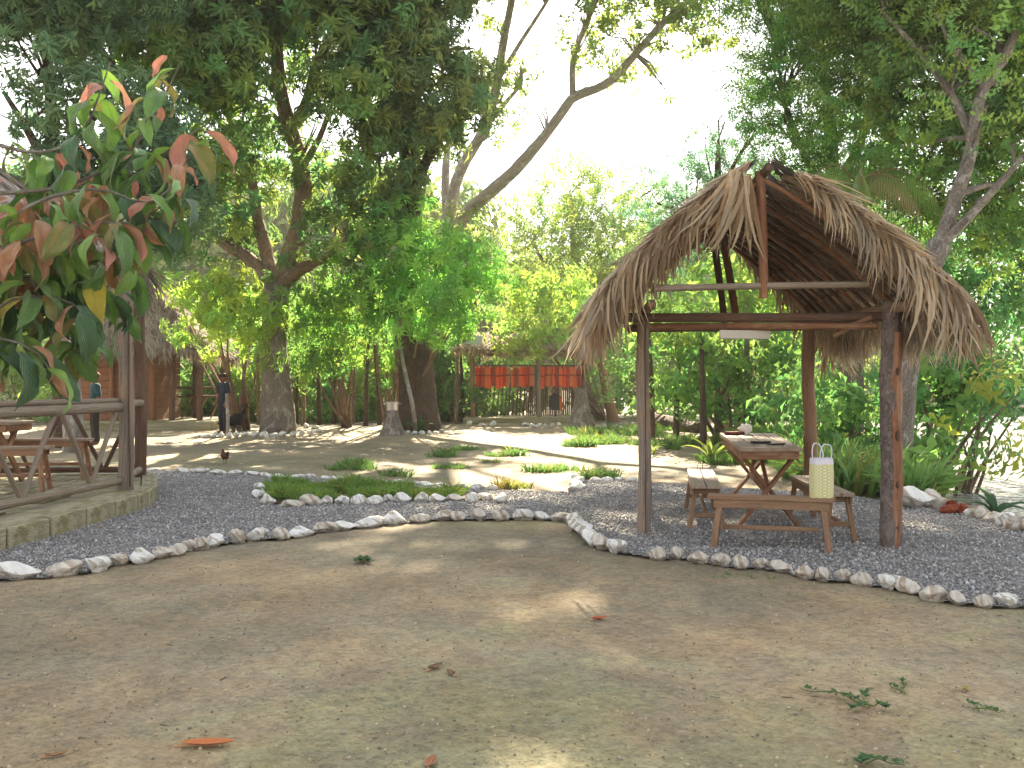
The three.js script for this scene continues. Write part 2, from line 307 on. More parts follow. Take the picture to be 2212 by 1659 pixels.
// ------------------------------------------------------------------ edging stones
function stoneGeos(n, seed, jag) {
  return Array.from({ length: n }, (_, k) => {
    let g = mergeVertices(new THREE.IcosahedronGeometry(0.5, 5).deleteAttribute('uv').deleteAttribute('normal'), 1e-4);
    const r = rngOf(seed + k * 13), p = g.attributes.position, cuts = Array.from({ length: 9 }, () => [V(r() - 0.5, (r() - 0.35) * 0.9, r() - 0.5).normalize(), 0.27 + 0.13 * r()]);
    const uv = [];
    for (let i = 0; i < p.count; i++) {
      const v = V().fromBufferAttribute(p, i);
      for (const [nn, h] of cuts) { const dd = v.dot(nn) - h; if (dd > 0) v.addScaledVector(nn, -dd * 0.9); }
      v.multiplyScalar(1 + jag * fbm(v.x * 3 + k * 5, v.y * 3, v.z * 3, 3));
      p.setXYZ(i, v.x, v.y, v.z); uv.push(v.x * 1.3 + v.y * 0.6 + k * 0.31, v.z * 1.3 + v.y * 0.7 + k * 0.17);
    }
    g.setAttribute('uv', new THREE.Float32BufferAttribute(uv, 2)); g.computeVertexNormals();
    g.computeBoundingBox(); const b = g.boundingBox; g.translate(0, -b.min.y, 0); g.scale(1 / (b.max.x - b.min.x), 1 / (b.max.y - b.min.y), 1 / (b.max.z - b.min.z));
    return g;
  });
}
const STONES = stoneGeos(12, 300, 0.35);
let stoneRng = rngOf(501);
function stone(p, w, h, dp, turn, mat, label, group, name = 'edging_stone', tint = 0) {
  const r = stoneRng, m = obj(name, STONES[Math.floor(r() * STONES.length)], mat);
  m.position.set(p.x, ground(p.x, p.z) - 0.018, p.z); m.scale.set(w, h + 0.03, dp); m.rotation.set((r() - 0.5) * 0.12, turn, (r() - 0.5) * 0.16);
  return tag(m, label, 'stone', group);
}
function stoneRow(key, { white = 0, h = [0.08, 0.13], dp = [0.11, 0.17], what, from = 'left', group, fill = 1.02 }) {
  const pts = rowPts(key), r = rngOf(key.length * 97 + pts.length);
  pts.forEach((p, i) => {
    const a = pts[Math.max(0, i - 1)], b = pts[Math.min(pts.length - 1, i + 1)], gap = a.distanceTo(b) / (i && i < pts.length - 1 ? 2 : 1);
    const w = Math.min(0.42, Math.max(0.12, gap * fill * (0.78 + 0.46 * r()))), hh = lerp(h[0], h[1], r()), dd = Math.max(lerp(dp[0], dp[1], r()), w * 0.42);
    const turn = Math.atan2(-(b.z - a.z), b.x - a.x) + (r() - 0.5) * 0.3;
    const pale = r() < white;
    stone(V(p.x, 0, p.z - dd * 0.4), w, hh, dd, turn, pale ? M.whiteStone : M.stone, `${pale ? 'white' : 'buff'} ${w > 0.3 ? 'long flat' : w > 0.2 ? 'rounded' : 'small'} stone, ${ordinal(i)} from the ${from} in ${what}`, group);
  });
}
stoneRow('front', { white: 0.45, what: 'front edging left of bend', group: 'stones edging the front of the gravel path', h: [0.085, 0.14], dp: [0.13, 0.2] });
stoneRow('corner', { white: 0.9, what: 'bend beside the shelter post', group: 'stones at the bend of the path edging', h: [0.1, 0.15], dp: [0.15, 0.2], fill: 1.25 });
stoneRow('right', { white: 0.2, what: 'edging before the shelter', group: 'stones edging the gravel in front of the shelter', h: [0.08, 0.115], dp: [0.12, 0.17], fill: 0.93 });
stoneRow('back', { white: 0.85, what: 'back edging of gravel', group: 'stones edging the back of the gravel path', h: [0.06, 0.1] });
stoneRow('post', { white: 1, what: 'white heap ending back row', from: 'bottom', group: 'white stones at the end of the back row', h: [0.1, 0.14], dp: [0.16, 0.22], fill: 1.0 });
stoneRow('side', { white: 0.9, what: 'back row left of shelter', group: 'stones behind the shelter gravel', h: [0.06, 0.09] });
stoneRow('bed', { white: 0.5, what: 'ring round grass bed', group: 'stones round the grass bed', h: [0.1, 0.15], dp: [0.16, 0.22], fill: 1.05 });
{
  const ring = (pts, what, group, s, seed) => { const r = rngOf(seed); pts.forEach(([a, b], i) => { const p = gp(a, b); stone(p, s * (0.8 + 0.5 * r()), s * (0.42 + 0.25 * r()), s * 0.65, r() * 3, M.whiteStone, `white painted stone, ${ordinal(i)} from the left ${what}`, group); }); };
  ring([[445, 947], [462, 946], [478, 946], [495, 947], [512, 945], [530, 943], [550, 945], [572, 946], [592, 946], [612, 944], [632, 944], [652, 941], [672, 939], [688, 934], [681, 927], [662, 925], [640, 926]], 'ringing the forked mango tree', 'white stones round the mango tree', 0.26, 41);
  ring([[868, 937], [880, 939], [895, 939], [912, 939], [928, 939], [942, 938], [955, 934], [948, 929]], 'round the plant under the leaning pole', 'white stones round the leaning pole', 0.22, 42);
  ring([[1136, 921], [1150, 923], [1164, 924], [1178, 925], [1192, 924], [1207, 921]], 'along the step of the open shed', 'white stones at the shed step', 0.28, 43);
  ring([[1280, 922], [1305, 925], [1330, 926], [1343, 929], [1352, 934], [1360, 939]], 'right of the grey stump by the shed', 'white stones right of the shed', 0.28, 44);
  ring([[1015, 918], [1042, 922], [1064, 921]], 'at the left foot of the shed', 'white stones left of the shed', 0.3, 45);
  // rocks along the river bank
  const rb = [[1975, 1098, 0.5, 'big sun-bleached'], [2010, 1096, 0.42, 'flat white'], [2032, 1103, 0.3, 'rounded pale'], [2098, 1118, 0.2, 'small buff'], [2120, 1121, 0.27, 'upright pale'], [2148, 1130, 0.24, 'square yellowish'], [2172, 1138, 0.3, 'rounded grey'], [2195, 1147, 0.34, 'low cream'], [1938, 1092, 0.3, 'half buried white']];
  rb.forEach(([a, b, s, look], i) => { const p = gp(a, b); stone(p, s, s * 0.55, s * 0.7, i * 1.1, i % 3 === 0 ? M.whiteStone : M.stone, `${look} rock on the river bank right of the shelter`, 'rocks on the river bank', 'bank_rock'); });
}

// ------------------------------------------------------------------ leaf sprays (shared by the crowns)
function triGeo(tris, cols) {
  const g = new THREE.BufferGeometry(); g.setAttribute('position', new THREE.Float32BufferAttribute(tris, 3));
  if (cols) g.setAttribute('color', new THREE.Float32BufferAttribute(cols, 3));
  g.computeVertexNormals(); return g;
}
// one folded blade: base, two shoulders, tip
function blade(out, o, dir, side, len, wid, droop, fold) {
  const up = side.clone().cross(dir).normalize();
  const mid = o.clone().addScaledVector(dir, len * 0.45), tip = o.clone().addScaledVector(dir, len * 0.95); tip.y -= droop * len;
  const l = mid.clone().addScaledVector(side, wid / 2).addScaledVector(up, fold * wid), r = mid.clone().addScaledVector(side, -wid / 2).addScaledVector(up, fold * wid);
  mid.y -= droop * len * 0.25; l.y -= droop * len * 0.2; r.y -= droop * len * 0.2;
  for (const t of [[o, l, mid], [l, tip, mid], [o, mid, r], [mid, tip, r]]) for (const v of t) out.push(v.x, v.y, v.z);
}
function sprayGeo(seed, { n = 14, len = 0.22, wid = 0.05, twig = 0.5, droop = 0.25, fan = 1.0, tuft = 0 }) {
  const r = rngOf(seed), out = [];
  for (let i = 0; i < n; i++) {
    const t = tuft ? 1 - tuft * r() : (i + 0.5) / n, a = i * 2.4 + r() * 0.8;
    const o = V(0.08 * Math.sin(t * 4 + seed) * twig, t * twig, 0.08 * Math.cos(t * 3 + seed) * twig);
    const dir = V(Math.cos(a) * fan, 0.25 + 0.45 * r() - 0.15 * fan, Math.sin(a) * fan).normalize();
    const side = dir.clone().cross(V(r() - 0.5, 1, r() - 0.5)).normalize(), s = 0.75 + 0.5 * r();
    blade(out, o, dir, side, len * s, wid * s, droop * (0.6 + 0.8 * r()), 0.12 + 0.15 * r());
  }
  return triGeo(out);
}
const SPRAY = {
  mango: [1, 2, 3].map((s) => sprayGeo(s, { n: 18, len: 0.27, wid: 0.062, twig: 0.42, droop: 0.45, tuft: 0.6 })),
  broad: [4, 5, 6].map((s) => sprayGeo(s, { n: 11, len: 0.24, wid: 0.105, twig: 0.55, droop: 0.35 })),
  small: [7, 8, 9].map((s) => sprayGeo(s, { n: 26, len: 0.1, wid: 0.045, twig: 0.7, droop: 0.2 })),
  feather: [10, 11, 12].map((s) => sprayGeo(s, { n: 34, len: 0.15, wid: 0.034, twig: 0.95, droop: 0.25, fan: 1.4 })),
  strap: [13, 14].map((s) => sprayGeo(s, { n: 9, len: 0.6, wid: 0.06, twig: 0.3, droop: 0.55, fan: 0.8 })),
};
let SPRAYS = 0;
const FULL = 4.2, LEAFY = 2.45;
// scatter sprays through blobs [bearing, drop, depth, radius across, radius up, radius deep]
function crownOf(parent, base, blobs, { kind = 'mango', seed = 1, density = 5, color = [0.075, 0.14, 0.03], vary = 0.35, warm = 0.12, size = 1, thr = -0.08, clump = 0.75, hang = 0.0, name = 'crown', mat = M.leaf }) {
  const r = rngOf(seed), spots = [];
  for (const b of blobs) {
    const c = b.w ? b.w : at(b[0], b[1], b[2]), [rx, ry, rz] = b.w ? b.r : [b[3], b[4], b[5] ?? b[3]];
    const high = !b.w && b[1] < -85, n = Math.round(4.19 * rx * ry * rz * density * FULL * (b.k ?? (high ? 0.42 : 1)));
    for (let i = 0; i < n; i++) {
      const v = V(r() * 2 - 1, r() * 2 - 1, r() * 2 - 1), l = v.length(); if (l > 1) continue;
      const edge = 1 + 0.4 * fbm(c.x + v.x * 2.2, c.y + v.y * 2.2, c.z + v.z * 2.2, 3);
      if (l > edge * 0.95 || (l < 0.5 && r() < 0.55)) continue;
      const p = V(c.x + v.x * rx, c.y + v.y * ry, c.z + v.z * rz);
      if (noise(p.x * clump, p.y * clump * 1.3, p.z * clump) < thr + 0.25 * (0.5 - l)) continue;
      if (p.y < ground(p.x, p.z) + 0.05) continue;
      spots.push([p, v.normalize()]);
    }
  }
  const geos = SPRAY[kind];
  geos.forEach((g, k) => {
    const mine = spots.filter((_, i) => i % geos.length === k), im = new THREE.InstancedMesh(g, mat, mine.length);
    const m = new THREE.Matrix4(), q = new THREE.Quaternion(), q2 = new THREE.Quaternion(), c = new THREE.Color();
    mine.forEach(([p, v], i) => {
      const out = V(v.x + (r() - 0.5) * 1.2, v.y * 0.6 + 0.35 - hang + (r() - 0.5) * 0.9, v.z + (r() - 0.5) * 1.2).normalize();
      q.setFromUnitVectors(V(0, 1, 0), out); q2.setFromAxisAngle(V(0, 1, 0), r() * 6.3); q.multiply(q2);
      const s = size * 1.25 * (0.7 + 0.6 * r());
      im.setMatrixAt(i, m.compose(p.clone().sub(base), q, V(s, s, s)));
      const t = 1 + vary * (2 * r() - 1) + 0.35 * noise(p.x * 0.5, p.y * 0.5, p.z * 0.5), w = warm * (r() * 2 - 0.7);
      im.setColorAt(i, c.setRGB(LEAFY * color[0] * t * (1 + 2.2 * w), LEAFY * color[1] * t * (1 + 0.5 * w), LEAFY * color[2] * t * (1 - w)));
    });
    im.name = name; im.castShadow = im.receiveShadow = true; im.userData.kind = 'stuff'; parent.add(im);
  });
  SPRAYS += spots.length;
}
const L3 = (l) => l.map(([a, b, d]) => at(a, b, d));
// a tree: first limb is the trunk; every limb its own part; twigs run from the limbs into the blobs
function tree(name, label, group, limbs, blobs, bark, crown, category = 'tree') {
  const lines = limbs.map((l) => L3(l.p));
  const base = onGround(lines[0][0].clone()); lines[0][0].y = base.y - 0.1;
  const t = thing(name, label, category, base, 0, group);
  lines.forEach((pts, i) => obj(i ? 'branch' : 'trunk', localTo(limbGeo(pts, limbs[i].r, { sides: i ? 8 : 14, seed: i + label.length, rough: 0.09 }), base), i || !crown.foot ? bark : crown.foot, t));
  const all = lines.flat(), tw = [], r = rngOf(label.length * 31);
  for (const b of blobs) {
    const c = at(b[0], b[1], b[2]); let best = all[0], bd = 1e9;
    for (const p of all) { const d = p.distanceTo(c) + (p.y > c.y ? 1.5 : 0); if (d < bd) { bd = d; best = p; } }
    const k = crown.twigs ?? 3;
    for (let i = 0; i < k; i++) {
      const e = c.clone().add(V((r() - 0.5) * b[3] * 1.4, (r() - 0.3) * b[4], (r() - 0.5) * b[3] * 1.4)), m = best.clone().lerp(e, 0.5).add(V((r() - 0.5) * 0.6, 0.35, (r() - 0.5) * 0.6));
      if (best.distanceTo(e) > 0.3) tw.push(limbGeo([best, m, e], [Math.min(0.1, 0.02 + 0.016 * bd), 0.03, 0.008], { sides: 5, step: 0.8, caps: false }));
    }
  }
  if (tw.length) stuffPart(obj('twigs', localTo(mergeGeometries(tw), base), bark, t));
  crownOf(t, base, blobs, crown);
  return t;
}
const D = 31;
tree('mango_tree', 'tall forked mango tree with grey trunk ringed by white stones', 'mango trees', [
  { p: [[600, 938, 30.3], [602, 900, 30.3], [598, 850, 30.3], [592, 760, 30.3], [596, 680, 30.3], [600, 615, 30.3]], r: [0.56, 0.47, 0.43, 0.39, 0.37, 0.42] },
  { p: [[598, 640, 30.3], [618, 580, 30.2], [640, 520, 30.2], [655, 430, 30.2], [650, 350, 30.3], [628, 280, 30.2], [606, 200, 30], [597, 100, 29.6], [576, 0, 29], [556, -120, 28.5]], r: [0.36, 0.31, 0.28, 0.25, 0.24, 0.23, 0.2, 0.19, 0.16, 0.1] },
  { p: [[592, 640, 30.3], [565, 590, 30.5], [535, 555, 30.8], [490, 530, 31.2], [440, 470, 31.6]], r: [0.28, 0.23, 0.2, 0.15, 0.08] },
  { p: [[596, 620, 30.3], [575, 540, 30.8], [556, 470, 31], [545, 390, 31.2], [520, 300, 31.4], [470, 200, 31.5]], r: [0.26, 0.2, 0.17, 0.14, 0.11, 0.06] },
  { p: [[604, 620, 30.3], [640, 590, 29.8], [690, 560, 29.4], [748, 515, 29]], r: [0.24, 0.18, 0.15, 0.1] },
  { p: [[640, 265, 30.2], [662, 225, 30], [680, 160, 29.7], [720, 60, 29.4], [740, -60, 29]], r: [0.2, 0.15, 0.12, 0.09, 0.05] },
  { p: [[648, 370, 30.2], [690, 300, 30.6], [720, 220, 31]], r: [0.14, 0.1, 0.05] },
], [
  [250, 70, 27, 1.9, 1.1, 2], [330, 110, 27, 1.9, 1.1, 2], [400, 60, 27.5, 2.0, 1.3, 2.2], [470, 140, 28, 1.7, 1.2, 2], [360, 200, 28, 1.6, 1.0, 1.8], [490, 40, 28, 1.4, 1.1, 2],
  [510, 250, 29, 1.2, 1.2, 1.6], [560, 330, 32.2, 1.2, 1.1, 1.2], [470, 330, 29.5, 1.2, 1.1, 1.5], [690, 90, 32, 1.6, 1.3, 1.3], [760, 190, 28.8, 1.3, 1.2, 1.6], [735, 300, 29, 1.0, 1.1, 1.4],
  [760, 60, 29, 1.8, 1.4, 2], [500, 440, 30.6, 1.3, 1.1, 1.6], [470, 520, 31, 1.1, 0.8, 1.4], [540, 500, 32.2, 0.9, 0.8, 1.0], [700, 400, 29.6, 1.1, 1.0, 1.5], [745, 500, 29, 1.0, 0.7, 1.3], [690, 590, 29.5, 0.9, 0.6, 1.1],
  [420, -60, 28, 3.2, 1.6, 3], [620, -60, 28.5, 3, 1.6, 3], [760, -80, 29, 3, 1.7, 3], [520, -200, 29, 4.5, 2, 4], [720, -240, 29, 4.5, 2.2, 4], [600, 640, 29.9, 0.8, 0.5, 0.8],
], M.barkBrown, { kind: 'mango', seed: 3, density: 9, color: [0.062, 0.115, 0.032], thr: -0.02, clump: 0.95, warm: 0.2, foot: M.barkGrey });
tree('mango_tree', 'second mango tree with dark reddish trunk behind the metal pot', 'mango trees', [
  { p: [[905, 912, 32], [902, 870, 32], [898, 800, 32], [892, 720, 32.2], [890, 600, 32.4], [884, 480, 32.5], [886, 350, 32.4], [872, 200, 32.2], [868, 40, 32], [860, -100, 32]], r: [0.72, 0.55, 0.5, 0.47, 0.42, 0.36, 0.31, 0.24, 0.17, 0.1] },
  { p: [[888, 420, 32.4], [930, 330, 31.6], [965, 250, 31], [990, 180, 30.6]], r: [0.22, 0.17, 0.12, 0.06] },
  { p: [[886, 500, 32.4], [830, 430, 31.8], [790, 340, 31.5]], r: [0.2, 0.14, 0.07] },
  { p: [[878, 260, 32.2], [920, 160, 32], [950, 70, 31.6]], r: [0.18, 0.12, 0.06] },
], [
  [905, 170, 30.2, 1.8, 1.3, 2], [960, 215, 30.2, 1.4, 1.0, 1.7], [1000, 170, 30.5, 1.0, 0.9, 1.4], [980, 260, 30.4, 0.9, 0.7, 1.2], [900, 290, 30.6, 1.3, 1.0, 1.7], [830, 220, 30.4, 1.4, 1.2, 1.8],
  [820, 330, 30.8, 1.3, 1.3, 1.7], [800, 420, 31, 1.1, 1.0, 1.5], [870, 400, 31.2, 0.9, 0.9, 1.2], [850, 80, 30.6, 1.7, 1.3, 2], [910, 40, 31, 1.5, 1.0, 1.8], [860, -60, 31, 2.8, 1.5, 2.8], [800, 500, 31.4, 0.9, 0.8, 1.2], [845, 480, 31, 0.7, 0.8, 1],
  [930, -100, 31.5, 2.6, 1.4, 3], [900, -240, 31.5, 4, 2, 4],
], M.barkDark, { kind: 'mango', seed: 8, density: 9, color: [0.062, 0.1, 0.036], thr: -0.02, clump: 0.95, warm: 0.2 });
// pale spreading tree against the sky
tree('shade_tree', 'pale thin-limbed tree leaning across the white sky', 'tall pale trees', [
  { p: [[950, 905, 41], [952, 800, 41], [956, 680, 41], [962, 560, 41], [968, 470, 41]], r: [0.5, 0.42, 0.38, 0.34, 0.3] },
  { p: [[966, 520, 41], [1006, 464, 40.6], [1050, 424, 40], [1112, 368, 39.5], [1180, 290, 39], [1216, 240, 38.6], [1237, 213, 38.5], [1310, 182, 38], [1372, 118, 37.5], [1425, 58, 37], [1510, -20, 36.5], [1600, -120, 36]], r: [0.28, 0.27, 0.26, 0.24, 0.2, 0.19, 0.17, 0.15, 0.13, 0.12, 0.1, 0.05] },
  { p: [[1237, 214, 38.5], [1238, 130, 38.2], [1262, 62, 38], [1292, -10, 37.6], [1310, -120, 37]], r: [0.13, 0.11, 0.1, 0.08, 0.05] },
  { p: [[968, 480, 41], [984, 400, 41], [1010, 340, 41], [1046, 280, 41], [1070, 200, 41], [1088, 90, 41], [1108, -10, 41], [1130, -130, 41]], r: [0.27, 0.24, 0.22, 0.2, 0.18, 0.16, 0.13, 0.07] },
  { p: [[1074, 178, 41], [1120, 100, 40.8], [1178, 10, 40.5], [1230, -80, 40]], r: [0.11, 0.09, 0.07, 0.04] },
  { p: [[966, 470, 41], [962, 400, 41.4], [966, 330, 41.8], [974, 292, 42]], r: [0.2, 0.17, 0.15, 0.12] },
  { p: [[1050, 272, 41], [1090, 225, 40.7], [1128, 182, 40.3]], r: [0.13, 0.1, 0.06] },
], [
  [1280, 70, 38, 1.2, 1.1, 1.3], [1310, 20, 37.8, 1.3, 0.9, 1.4], [1330, 100, 37.8, 0.9, 0.8, 1.1], [1250, 110, 38.3, 0.8, 0.7, 0.9], [1400, 60, 37.3, 1.1, 0.8, 1.2], [1455, 30, 37, 1.2, 0.9, 1.3], [1470, 90, 37, 0.9, 0.7, 1.1], [1370, 140, 37.5, 0.8, 0.6, 0.9], [1340, 190, 38, 0.5, 0.4, 0.6], [1540, 60, 36.5, 1.3, 1.0, 1.3],
  [1040, 240, 41, 0.9, 0.9, 1.1], [1100, 180, 40.7, 0.9, 0.8, 1], [1060, 200, 41, 0.8, 0.7, 0.9], [1130, 155, 40.5, 0.7, 0.5, 0.8], [1150, 240, 40, 0.45, 0.4, 0.5], [1095, 275, 40.6, 0.5, 0.7, 0.5],
  [1440, 205, 37, 0.35, 0.3, 0.4], [1000, 500, 40, 1.1, 0.7, 1.2], [1080, 30, 40.6, 0.9, 0.6, 1],
  [1180, -90, 39, 2.8, 1.3, 3.4], [1330, -110, 37, 3.2, 1.5, 3.4], [1480, -100, 36, 3.2, 1.5, 3.4], [1060, -120, 40, 3.0, 1.5, 3.2], [1620, -120, 35.5, 3, 1.5, 3.2],
  [1000, -250, 39, 4.4, 1.9, 4.4], [1180, -270, 38, 4.6, 1.9, 4.4], [1360, -270, 37, 4.6, 1.9, 4.4], [1540, -270, 36, 4.6, 1.9, 4.4], [1100, -400, 38, 5, 1.8, 4.6], [1300, -420, 37, 5, 1.8, 4.6], [1500, -400, 36, 5, 1.8, 4.6],
], M.barkPale, { kind: 'broad', seed: 12, density: 7.5, color: [0.085, 0.12, 0.035], thr: -0.02, size: 0.85 });
tree('feathery_tree', 'light green fine-leaved tree glowing in the haze behind the shed', null, [
  { p: [[1250, 905, 52], [1248, 760, 52], [1240, 620, 52], [1236, 500, 52], [1232, 420, 52]], r: [0.3, 0.25, 0.2, 0.14, 0.06] },
  { p: [[1246, 700, 52], [1300, 580, 52], [1340, 500, 52]], r: [0.14, 0.1, 0.04] }, { p: [[1244, 680, 52], [1180, 580, 52], [1150, 520, 52]], r: [0.14, 0.1, 0.04] },
], [
  [1235, 420, 52, 1.8, 1.5], [1180, 490, 52, 1.8, 1.5], [1290, 440, 52, 1.8, 1.5], [1345, 490, 52, 1.8, 1.6], [1235, 520, 51, 2, 1.6], [1150, 570, 52, 1.8, 1.5], [1300, 560, 51, 2, 1.6], [1370, 570, 52, 1.9, 1.6], [1220, 620, 51, 2, 1.5], [1320, 650, 51, 2, 1.5], [1120, 640, 52, 1.8, 1.4],
], M.barkGrey, { kind: 'small', seed: 21, density: 4.2, color: [0.10, 0.15, 0.04], thr: -0.02, size: 1.5 });
tree('drooping_tree', 'dark feathery tree just left of the thatched roof', null, [
  { p: [[1560, 900, 33], [1556, 760, 33], [1550, 560, 33], [1546, 420, 33], [1552, 300, 33]], r: [0.26, 0.22, 0.18, 0.13, 0.05] },
  { p: [[1550, 560, 33], [1490, 470, 32.6], [1420, 440, 32.2]], r: [0.12, 0.08, 0.03] }, { p: [[1548, 430, 33], [1600, 330, 32.8], [1640, 280, 32.6]], r: [0.1, 0.07, 0.03] },
], [
  [1560, 270, 33, 1.1, 0.9], [1600, 330, 33, 1.3, 1.0], [1530, 340, 33, 1.2, 1.0], [1480, 400, 32.6, 1.2, 0.9], [1420, 440, 32.3, 1.0, 0.8], [1500, 460, 32.6, 1.3, 0.9], [1400, 510, 32.3, 0.9, 0.9], [1450, 530, 32.4, 1.2, 1.0], [1540, 430, 33, 1.3, 1.1], [1510, 570, 32.6, 1.3, 1.0], [1430, 620, 32.4, 1.1, 0.9], [1650, 420, 33, 1.4, 1.3],
], M.barkDark, { kind: 'feather', seed: 23, density: 5, color: [0.04, 0.09, 0.045], hang: 0.7, size: 0.85 });
tree('riverside_tree', 'large leaning tree with bare curved grey-brown trunk at right', null, [
  { p: [[1925, 1010, 17.5], [1945, 900, 17.5], [1955, 800, 17.5], [1962, 700, 17.6], [1990, 610, 17.6], [2030, 530, 17.7]], r: [0.3, 0.25, 0.22, 0.21, 0.22, 0.21] },
  { p: [[1990, 612, 17.6], [2040, 500, 17.7], [2065, 420, 17.8], [2095, 330, 18], [2105, 250, 18.2], [2130, 180, 18.4], [2165, 130, 18.6], [2210, 20, 19]], r: [0.17, 0.14, 0.125, 0.115, 0.105, 0.1, 0.085, 0.04] },
  { p: [[2030, 530, 17.7], [2110, 450, 17.4], [2190, 360, 17.2], [2280, 260, 17]], r: [0.1, 0.07, 0.05, 0.03] },
  { p: [[2100, 300, 18.1], [2050, 200, 18.6], [1980, 110, 19], [1900, 20, 19.4]], r: [0.09, 0.07, 0.05, 0.03] },
  { p: [[2125, 190, 18.4], [2060, 110, 18.3], [2020, 30, 18.2]], r: [0.06, 0.04, 0.02] },
], [
  [2110, 240, 17.2, 0.5, 0.5], [2060, 150, 17.6, 0.7, 0.5], [2150, 90, 17.8, 0.7, 0.5], [2190, 300, 17, 0.5, 0.5], [1960, 90, 18.6, 0.8, 0.5], [2060, 60, 20.5, 1.6, 1.0], [2170, 60, 20, 1.6, 1.1], [1940, 60, 21, 1.6, 1.0], [2170, 200, 20.5, 1.2, 1.2], [2180, 330, 20, 1.1, 1.1], [2140, 440, 21, 1.2, 0.9], [1960, 170, 21, 1.5, 1.1], [2030, 230, 20.5, 1.2, 1.0], [2000, 360, 21, 1.3, 1.0], [2060, 380, 21, 0.9, 0.9], [1900, 260, 21.5, 1.5, 1.1],
  [2110, 130, 21.5, 1.3, 1.0], [2190, 250, 21, 1.1, 1.0], [2100, 310, 21.5, 1.0, 0.9], [2200, 430, 21, 1.0, 1.0], [2090, 500, 21.5, 1.0, 0.8], [2190, 520, 21.5, 1.0, 0.8], [2000, 20, 21, 1.3, 0.9], [2100, -60, 20, 2.8, 1.2], [1950, -70, 21, 2.8, 1.3], [2250, -40, 19.5, 2.5, 1.4], [2270, 150, 20, 1.6, 1.6], [2260, 360, 20, 1.5, 1.6], [2050, -200, 20, 4, 1.5],
], M.barkGrey, { kind: 'small', twigs: 1, seed: 31, density: 17, color: [0.065, 0.125, 0.03], size: 1.0, thr: 0.03, clump: 1.1, vary: 0.5, warm: 0.2 });
tree('leafy_tree', 'broad green tree crown filling the sky right of the thatched roof', null, [
  { p: [[1830, 950, 26], [1826, 800, 26], [1812, 600, 26], [1800, 420, 26], [1790, 260, 26], [1770, 100, 26]], r: [0.36, 0.3, 0.26, 0.21, 0.15, 0.06] },
  { p: [[1800, 420, 26], [1860, 300, 26], [1900, 160, 26]], r: [0.16, 0.11, 0.05] }, { p: [[1806, 480, 26], [1740, 340, 25.6], [1690, 220, 25.4]], r: [0.15, 0.1, 0.05] }, { p: [[1690, 110, 27], [1655, 30, 27], [1620, -40, 27]], r: [0.14, 0.16, 0.12] },
], [
  [1680, 90, 25, 1.2, 0.9], [1750, 60, 25, 1.4, 1.0], [1830, 90, 25, 1.5, 1.1], [1690, 180, 25, 1.0, 0.9], [1760, 190, 24.6, 1.5, 1.2], [1850, 200, 24.6, 1.5, 1.2], [1800, 300, 24.8, 1.4, 1.1], [1880, 340, 24.8, 1.4, 1.2], [1720, 300, 25.2, 1.1, 1.0], [1850, 430, 24.8, 1.3, 1.0], [1930, 440, 25, 1.3, 1.1], [1780, 390, 25.5, 1.2, 0.9], [1660, 270, 25.5, 0.6, 0.6], [1900, 520, 25, 1.3, 1.0], [1960, 560, 25, 1.2, 1.0],
  [1660, 30, 25.5, 0.9, 0.8], [1700, 130, 26, 1.2, 0.9], [1900, 30, 24.5, 1.4, 0.9], [1640, 220, 26, 0.7, 0.7], [1700, 390, 26, 1.0, 0.8], [1960, 300, 24, 1.2, 1.0], [1990, 470, 24, 1.1, 0.9], [1880, 600, 24.5, 1.1, 0.8], [1720, -40, 25, 2.4, 1.2], [1850, -50, 25, 2.6, 1.3], [1780, -180, 25.5, 3.6, 1.5],
], M.barkGrey, { kind: 'feather', seed: 33, density: 13, color: [0.055, 0.13, 0.032], size: 0.72, hang: 0.35, thr: 0.03, clump: 1.1, vary: 0.5, warm: 0.2 });
tree('dark_tree', 'dark blue-green tree in the top left corner behind the leaves', null, [
  { p: [[150, 950, 24], [140, 800, 24], [130, 600, 24], [120, 400, 24], [110, 200, 24], [100, 40, 24]], r: [0.36, 0.3, 0.26, 0.2, 0.14, 0.06] },
  { p: [[120, 400, 24], [60, 280, 24], [10, 200, 24]], r: [0.14, 0.1, 0.05] }, { p: [[118, 360, 24], [200, 260, 24], [260, 200, 24]], r: [0.14, 0.1, 0.05] },
], [
  [30, 40, 23, 1.1, 0.8], [110, 20, 23, 1.0, 0.6], [180, 40, 23.4, 0.9, 0.8], [140, 160, 23, 0.9, 0.8], [80, 160, 23, 0.6, 0.5], [200, 230, 23, 1.0, 0.9], [100, 240, 23, 0.7, 0.7], [20, 260, 23, 0.7, 0.6], [260, 330, 23.5, 1.2, 1.1], [180, 390, 23.5, 1.1, 0.9], [60, 440, 24, 1.2, 1], [320, 430, 24, 1.1, 1.0], [300, 250, 23.6, 1.0, 0.9], [360, 330, 24, 1.0, 1.0], [390, 450, 24.5, 0.9, 0.8], [120, 500, 24, 1.4, 1.2], [360, 540, 25, 0.8, 0.8], [0, -60, 23, 2.4, 1.1], [180, -60, 23, 2.4, 1.1],
], M.barkDark, { kind: 'mango', seed: 41, density: 17, color: [0.05, 0.1, 0.05], size: 0.8 });

